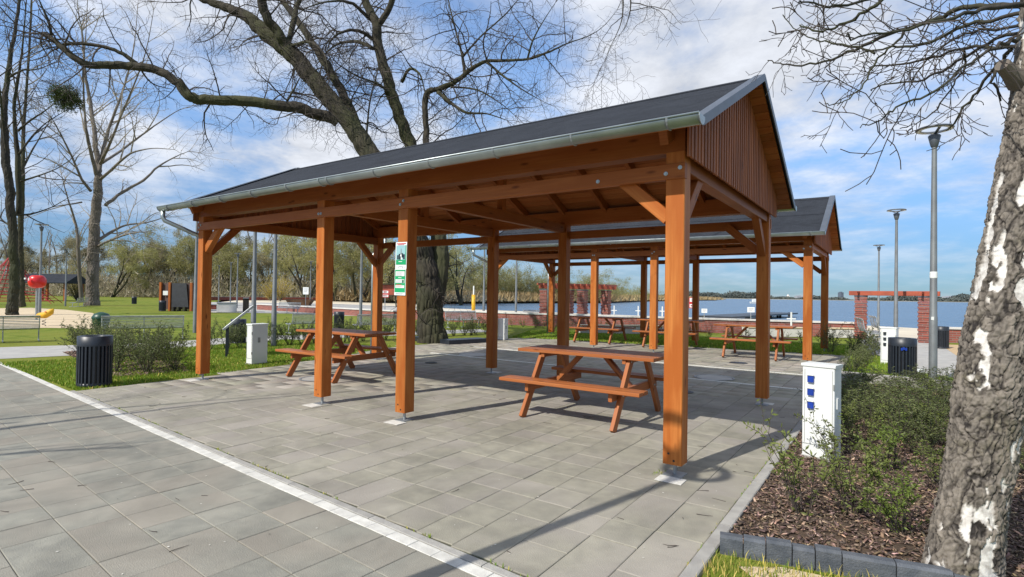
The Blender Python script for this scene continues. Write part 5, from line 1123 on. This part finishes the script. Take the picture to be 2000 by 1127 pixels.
for x, top, d_ in ((885, 503, 122), (925, 515, 128), (962, 508, 132), (1000, 520, 138), (1035, 522, 142), (1070, 528, 148), (1105, 522, 150), (1140, 532, 156), (1172, 538, 168), (1205, 546, 200), (1240, 557, 250), (1268, 566, 280)): addbg('bush', x+rt.uniform(-5, 5), top, d_, 1.25)
for x, d_ in ((640, 560), (560, 555), (480, 562), (400, 566), (330, 560), (250, 556), (720, 562), (790, 556), (840, 560)): addbg('bush', x, d_-8, 106+rt.uniform(-4, 4), 1.2)
# yellow forsythias
def forsythia(px, top, dist, label, seed):
    p = dG(px, dist); H = zpy(top, dist, px); t = thing('forsythia_bush', label, 'bush', (p.x, p.y, 0)); rnd = random.Random(seed); q = MB(); tips = []
    for k in range(70):
        a = rnd.uniform(0, 6.28); l_ = rnd.uniform(.1, .75); c_ = curve_path(Vector((0, 0, 0)), Vector((math.cos(a)*l_, math.sin(a)*l_, 1)), H*rnd.uniform(.7, 1.15), 6, .1, -.02, -.16, rnd); q.tube(c_, .025, 3, False); tips += c_[2:]
    q.build('stems', TWIGG, t); V, F = leafcloud(tips, 6000, .07, rnd, .24); link('flowers', nmesh('flowers', V, F, HAZEY if px != 150 else mat('pale_yellow_bud', (.36, .32, .04), .6, (.26, .22, .03), 1, trans=.3)), t)
forsythia(548, 540, 80, 'golden forsythia bush in front of the far treeline', 3); forsythia(150, 517, 66, 'larger yellow-green budding bush left of the forked tree', 4)
forsythia(528, 552, 84, 'smaller yellow bush left of the golden forsythia', 5)
# undergrowth mass behind the lawn: dense twiggy thicket, nobody could count
V = []; F = []
def thicket(name, line, n, h, m, label, sz, spread=5):
    g = np.random.default_rng(77); L_ = np.array(line, float); seg = g.integers(0, len(L_)-1, n); f = g.random(n)[:, None]; c_ = L_[seg]*(1-f)+L_[seg+1]*f; c_ = np.concatenate([c_+g.normal(0, spread, (n, 2)), (g.random(n)**1.4*h*(.6+.4*np.sin(c_[:, 0]*.7)+.0))[:, None]], 1)
    a = g.normal(0, 1, (n, 3)); a[:, 2] = np.abs(a[:, 2])+.8; a /= np.linalg.norm(a, axis=1)[:, None]; b = np.cross(a, g.normal(0, 1, (n, 3))); b /= np.linalg.norm(b, axis=1)[:, None]; s_ = sz*g.uniform(.5, 1.4, n)[:, None]
    V = np.stack([c_-b*s_*.1, c_+b*s_*.1, c_+a*s_], 1).reshape(-1, 3); tag(link(name, nmesh(name, V, np.arange(n)[:, None]*3+np.array([[0, 1, 2]]), m)), label, 'undergrowth', kind='stuff')
tl = [tuple(dG(x, 108)[:2]) for x in (-120, 0, 150, 300, 450, 600, 750, 860)]
thicket('undergrowth', tl, 70000, 4.2, THICK, 'tangled brown undergrowth at the foot of the far treeline', .8, 5)
tl = [tuple(dG(x, 112)[:2]) for x in (-120, 0, 150, 300, 450, 600, 750, 860)]
thicket('undergrowth', tl, 50000, 6.5, HAZEB, 'twiggy thicket between the far trees', .5, 6)
tl = [tuple(dG(x, d_)[:2]) for x, d_ in ((850, 135), (960, 142), (1060, 156), (1150, 168), (1210, 205), (1275, 290))]
thicket('undergrowth', tl, 30000, 5, HAZEG, 'low willow scrub behind the reeds', .7, 4)
rl = [tuple(dG(x, d_)[:2]) for x, d_ in ((700, 100), (790, 104), (850, 112), (900, 119), (960, 126), (1030, 138), (1100, 150), (1170, 165), (1230, 220), (1330, 330), (1400, 420))]
thicket('reeds', rl, 70000, .5, REED, 'belt of dry tan reeds along the far bank', 1.8, 2.5)
# solid reed bank so the belt has a foot
mb = MB(); off = [Vector((x, y, 0)) for x, y in rl]; vs = []
for p in off:
    d = Vector((p.x, p.y, 0)).normalized(); vs += [p-d*2+Vector((0, 0, -.6)), p-d*2+Vector((0, 0, .7)), p+d*30+Vector((0, 0, .5))]
mb.add(vs, [[3*i, 3*i+3, 3*i+4, 3*i+1] for i in range(len(off)-1)]+[[3*i+1, 3*i+4, 3*i+5, 3*i+2] for i in range(len(off)-1)]); struct(mb.build('reed_bank', REED))

# far shore: land strip, wooded mass and town
fs = [dG(x, d_) for x, d_ in ((1250, 1500), (1400, 1350), (1600, 1250), (1900, 1200), (2300, 1200))]
mb = MB(); vs = []
for p in fs: d = Vector((p.x, p.y, 0)).normalized(); vs += [p+Vector((0, 0, -1)), p+Vector((0, 0, .5)), p+d*1500+Vector((0, 0, 3))]
mb.add(vs, [[3*i, 3*i+3, 3*i+4, 3*i+1] for i in range(len(fs)-1)]+[[3*i+1, 3*i+4, 3*i+5, 3*i+2] for i in range(len(fs)-1)]); struct(mb.build('far_shore', mat('far_sand', (.40, .36, .27), .9, scale=.05)))
FARW = mat('far_wood_foliage', (.105, .12, .105), .95, (.06, .075, .07), .03, detail=6)
g = np.random.default_rng(5); n = 26000; L_ = np.array([[p.x, p.y] for p in fs]); seg = g.integers(0, 4, n); f = g.random(n)[:, None]; c_ = L_[seg]*(1-f)+L_[seg+1]*f; dr = c_/np.linalg.norm(c_, axis=1)[:, None]
c_ = c_+dr*g.uniform(5, 120, n)[:, None]; hm = 9+6*np.sin(c_[:, 0]*.013)+4*np.sin(c_[:, 0]*.041+1)+3*np.sin(c_[:, 0]*.11); c3 = np.concatenate([c_, (g.random(n)*hm)[:, None]], 1)
a = g.normal(0, 1, (n, 3)); a /= np.linalg.norm(a, axis=1)[:, None]; b = np.cross(a, g.normal(0, 1, (n, 3))); b /= np.linalg.norm(b, axis=1)[:, None]; s_ = g.uniform(1.2, 3.6, n)[:, None]
tag(link('far_wood', nmesh('far_wood', np.stack([c3-a*s_, c3+b*s_, c3+a*s_], 1).reshape(-1, 3), np.arange(n)[:, None]*3+np.array([[0, 1, 2]]), FARW)), 'blue-grey wooded shore across the lake', 'woodland', kind='stuff')
TOWN = mat('far_building', (.33, .36, .40), .9, scale=.05); TOWND = mat('far_dark_tower', (.10, .13, .17), .8, scale=.05)
def town(px, y0, y1, wpx, label, m, spire=False, name='far_building', cat='building'):
    dd = 1420; p = dG(px, dd); H = zpy(y0, dd, px); w_ = wpx/FOC*dd; t = thing(name, label, cat, (p.x, p.y, 0), rz)
    if spire:
        MB().box((0, 0, H*.3), (w_, w_, H*.6)).build('tower', m, t); MB().lathe([(w_*.5, H*.6), (.2, H)], 8).build('spire', m, t)
    else:
        bd = MB().box((0, 0, H/2), (w_, 14, H)).build('walls', m, t); MB().box((0, 0, H+.8), (w_*.5, 8, 1.6)).build('roof_hut', m, t)
        me = MB().box((0, 0, 0), (w_*.9, .4, 1.2)).mesh('window_band', TOWND)
        for k in range(int(H/4)): o = link('window_band', me, t); o.location = (0, -7.1, 2.5+k*4)
town(1642, 571, 590, 5, 'dark tower block on the far shore', TOWND); town(1425, 566, 590, 2.5, 'thin church spire on the far shore', TOWN, True, 'church', 'church'); town(1539, 574, 590, 5, 'pale domed building on the far shore', CAP, True)
town(1380, 573, 590, 7, 'pale low building on the far shore, left of the spire', TOWN); town(1856, 579, 590, 26, 'long pale building on the far shore behind the tallest lamp', TOWN); town(1560, 578, 590, 12, 'long low grey building right of the domed one', TOWN)

# ================================================================== SHRUBS
def shrub(seed, h, r, leafm, nst, nleaf, name='shrub', lsz=.022, cat='shrub'):
    rnd = random.Random(seed); t = thing(name, '', cat); q = MB(); P_ = []
    for k in range(nst):
        a = rnd.uniform(0, 6.28); lean = rnd.uniform(.1, .75)*r/h*1.6; d = Vector((math.cos(a)*lean, math.sin(a)*lean, 1)); b0 = Vector((math.cos(a)*.04, math.sin(a)*.04, -.01))
        L = h*rnd.uniform(.65, 1.1); c_ = curve_path(b0, d, L, 7, .12, 0, 0, rnd); rr = [.005*(1-j/7*.7) for j in range(8)]; q.tube(c_, rr, 4, False); P_.append(c_)
        sub = []; sprout(q, c_, rr, 0, [(9, h*.3, .6, .16, .03, .03, .003, 4, 3, .2, .2)], rnd, sub); P_ += sub
    q.build('stems', TWIG, t)
    cc = []; 
    for p in P_: cc += p[1:]
    V, F = [], []; g = rnd
    for _ in range(nleaf):
        p = g.choice(P_); i = g.randint(1, len(p)-1); c_ = p[i]+(p[i-1]-p[i])*g.random(); d = Vector((g.gauss(0, 1), g.gauss(0, 1), g.gauss(.4, .7))).normalized(); s_ = lsz*g.uniform(.6, 1.3); sd = d.orthogonal().normalized(); sd.rotate(Matrix.Rotation(g.uniform(0, 6.28), 3, d)); k = len(V)
        V += [c_, c_+d*s_+sd*s_*.32, c_+d*s_*2, c_+d*s_-sd*s_*.32]; F.append((k, k+1, k+2, k+3))
    tag(link('leaves', nmesh('leaves', np.array([list(v) for v in V]), np.array(F), leafm), t), kind='stuff'); return t
SHP = [shrub(61, .62, .30, LEAFG, 13, 1300, lsz=.019), shrub(62, .70, .34, LEAFD, 16, 1900, lsz=.019), shrub(63, .55, .30, LEAFY, 13, 1300, lsz=.017), shrub(64, .60, .26, LEAFG, 8, 460), shrub(65, .75, .36, LEAFD, 17, 2100, lsz=.019)]
su = set(); srd = random.Random(14)
def putshrub(k, x, y, s_, label, grp):
    if '{n}' in label: nn = lcount.get(label, 0); lcount[label] = nn+1; label = label.replace('{n}', ORD[nn])
    o = place(SHP[k], k in su, (x, y, 0), srd.random()*6.28, label, tuple(v*srd.uniform(.9, 1.1) for v in ((s_, s_, s_) if not hasattr(s_, '__len__') else s_))); su.add(k); o['group'] = grp
lcount = {}
GR = 'budding shrubs in the bark mulch bed'
putshrub(3, -.50, 4.30, .95, 'sparse thin-stemmed shrub at the near left corner of the mulch bed', GR); putshrub(0, -.22, 4.55, .8, 'small shrub in the near part of the mulch bed right of the sparse one', GR); putshrub(2, .06, 4.35, .85, 'fresh green shrub nearest the birch trunk in the mulch bed', GR)
putshrub(3, -.36, 5.5, .85, 'thin-stemmed shrub standing in front of the white power pillar', GR); putshrub(2, .0, 5.9, .95, 'yellow-green shrub in the middle of the mulch bed', GR)
for x, y, k in ((.35, 5.4, 0), (.28, 6.6, 1), (-.15, 7.2, 4), (.35, 7.7, 1), (-.5, 7.6, 1), (.75, 6.3, 4), (-.1, 8.4, 4), (.5, 8.9, 1), (-.45, 8.9, 4), (.2, 9.7, 1), (-.4, 10.1, 0), (.75, 10.2, 4), (.2, 10.9, 1), (-.45, 11.2, 4), (.9, 8.0, 1), (1.1, 9.3, 4), (1.0, 11.0, 1), (.6, 11.3, 4), (-.25, 6.7, 0), (.5, 7.1, 0), (.1, 8.0, 2), (-.1, 9.2, 0), (.45, 10.3, 0), (-.55, 9.6, 2), (.15, 7.3, 4), (.7, 7.2, 1), (-.55, 8.3, 0), (.6, 9.7, 2)):
    putshrub(k, x+srd.uniform(-.08, .08), y, (.95, .95, .62) if y < 8 else (1.1, 1.1, .54), '{n} leafy shrub of the thicket in the mulch bed, counted from its near end', GR)
for x, y, k in ((-.62, 12.8, 1), (-.5, 13.8, 4), (-.55, 14.8, 1), (-.45, 15.6, 4), (-.5, 16.5, 1), (-.9, 17.5, 4), (-1.4, 17.6, 1), (-.3, 17.4, 0), (-.65, 13.3, 0), (-.6, 15.2, 1)):
    putshrub(k, x, y, .62 if y < 16 else 1.0, '{n} shrub beside the rear shelter pad, counted from the concrete edging wall', 'shrubs beside the rear shelter')
lx = [(-15.2, 4.7), (-14.4, 4.5), (-13.6, 4.45), (-12.9, 4.35), (-12.2, 4.2), (-11.5, 4.05), (-13.9, 4.95), (-13.0, 4.9), (-12.1, 4.7), (-11.4, 4.5), (-10.9, 4.35), (-14.8, 5.3), (-13.3, 5.6), (-14.2, 5.9), (-12.6, 5.2), (-11.2, 4.9), (-15.6, 5.4), (-10.9, 4.75)]
for j, (x, y) in enumerate(lx): putshrub((1, 4, 0, 3, 1)[j % 5], x, y, .98, '{n} low hedge shrub, from the left, behind the large left litter bin', 'low hedge shrubs left of the shelter')
for j in range(26):
    f = j/25; x = -14.1+f*1.4+srd.uniform(-.15, .15); y = 7.0+f*10; putshrub((1, 4, 1, 0)[j % 4], x, y, .9, '{n} low hedge shrub beside the garden path, counted from the near end', 'low hedge shrubs along the garden path')
for j in range(22):
    x = -1.8-j*.62; putshrub((3, 0, 2)[j % 3], x, 20.4+.1*j*(.5)+srd.uniform(-.2, .2), .7, '{n} small plant from the right in the row before the brick wall', 'small plants before the brick wall')
sheet('hedge_soil', [(-15.9, 4.55), (-10.7, 3.85), (-10.6, 4.9), (-13.5, 5.9), (-15.8, 5.9)], -.003, SOIL)
chips('bark_mulch', scatter([(-15.9, 4.55), (-10.7, 3.85), (-10.6, 4.9), (-13.5, 5.9), (-15.8, 5.9)], 4000), 'bark chips under the left hedge shrubs', .03, .08)

# ---- trees behind the viewer that throw the branch shadows over the plaza
bt = bgtree(71, 9.5, 'brown', False); bt.location = (-8.95, -5.4, 0); bt['label'] = 'bare tree on the plaza behind the viewer, left'; 
bt2 = bgtree(72, 10, 'brown', False); bt2.location = (-12.8, -6.0, 0); bt2['label'] = 'bare tree on the plaza behind the viewer, farther left'

# small pale flecks lying on the paving, and a dry bare patch by the dark kerb
fp = scatter([(-9, 2.6), (-1, 2.5), (-1, 8), (-9, 7)], 260)+scatter([(-8, 0), (-1.5, 0), (-1.5, 2.2), (-8, 2.5)], 120)
n = len(fp); c3 = np.array([(x, y, .0035) for x, y in fp]); a = RNG.uniform(0, 6.28, n); r_ = RNG.uniform(.003, .011, n); ex = np.stack([np.cos(a), np.sin(a), a*0], 1)*r_[:, None]; ey = np.stack([-np.sin(a), np.cos(a), a*0], 1)*(r_*RNG.uniform(.3, .9, n))[:, None]
V = np.stack([c3-ex, c3-ey*.8, c3+ex, c3+ey], 1).reshape(-1, 3); tn = np.repeat(RNG.choice([1.0, .8, .12], n, p=[.55, .3, .15]), 4)
tag(link('petals', nmesh('petals', V, np.arange(n)[:, None]*4+np.array([[0, 1, 2, 3]]), mat('fallen_petal', (.72, .70, .62), .8, attr='tone'), tn)), 'small pale flecks scattered over the paving', 'litter', kind='stuff')
sheet('bare_ground', [(-.70, 3.28), (-.45, 3.05), (-.05, 3.02), (.3, 3.2), (.35, 3.5), (-.1, 3.48), (-.5, 3.42)], -.007, SAND)

q = MB(); rl_ = random.Random(33)
for x, y in scatter([(-9.4, 2.7), (-1, 2.6), (-1, 8), (-9.4, 7)], 26)+scatter([(-7, .2), (-2, .2), (-2, 2.2), (-7, 2.4)], 10)+scatter([(-1.2, 3), (-.95, 3), (-.95, 9), (-1.2, 9)], 14):
    c_ = curve_path(Vector((x, y, .004)), Vector((rl_.gauss(0, 1), rl_.gauss(0, 1), 0)), rl_.uniform(.03, .12), 3, .25, 0, 0, rl_)
    for p_ in c_: p_.z = .004
    q.tube(c_, [.0025, .002, .0018, .001], 4, False)
tag(q.build('fallen_twigs', TWIG), 'tiny fallen twigs lying on the paving', 'litter', kind='stuff')
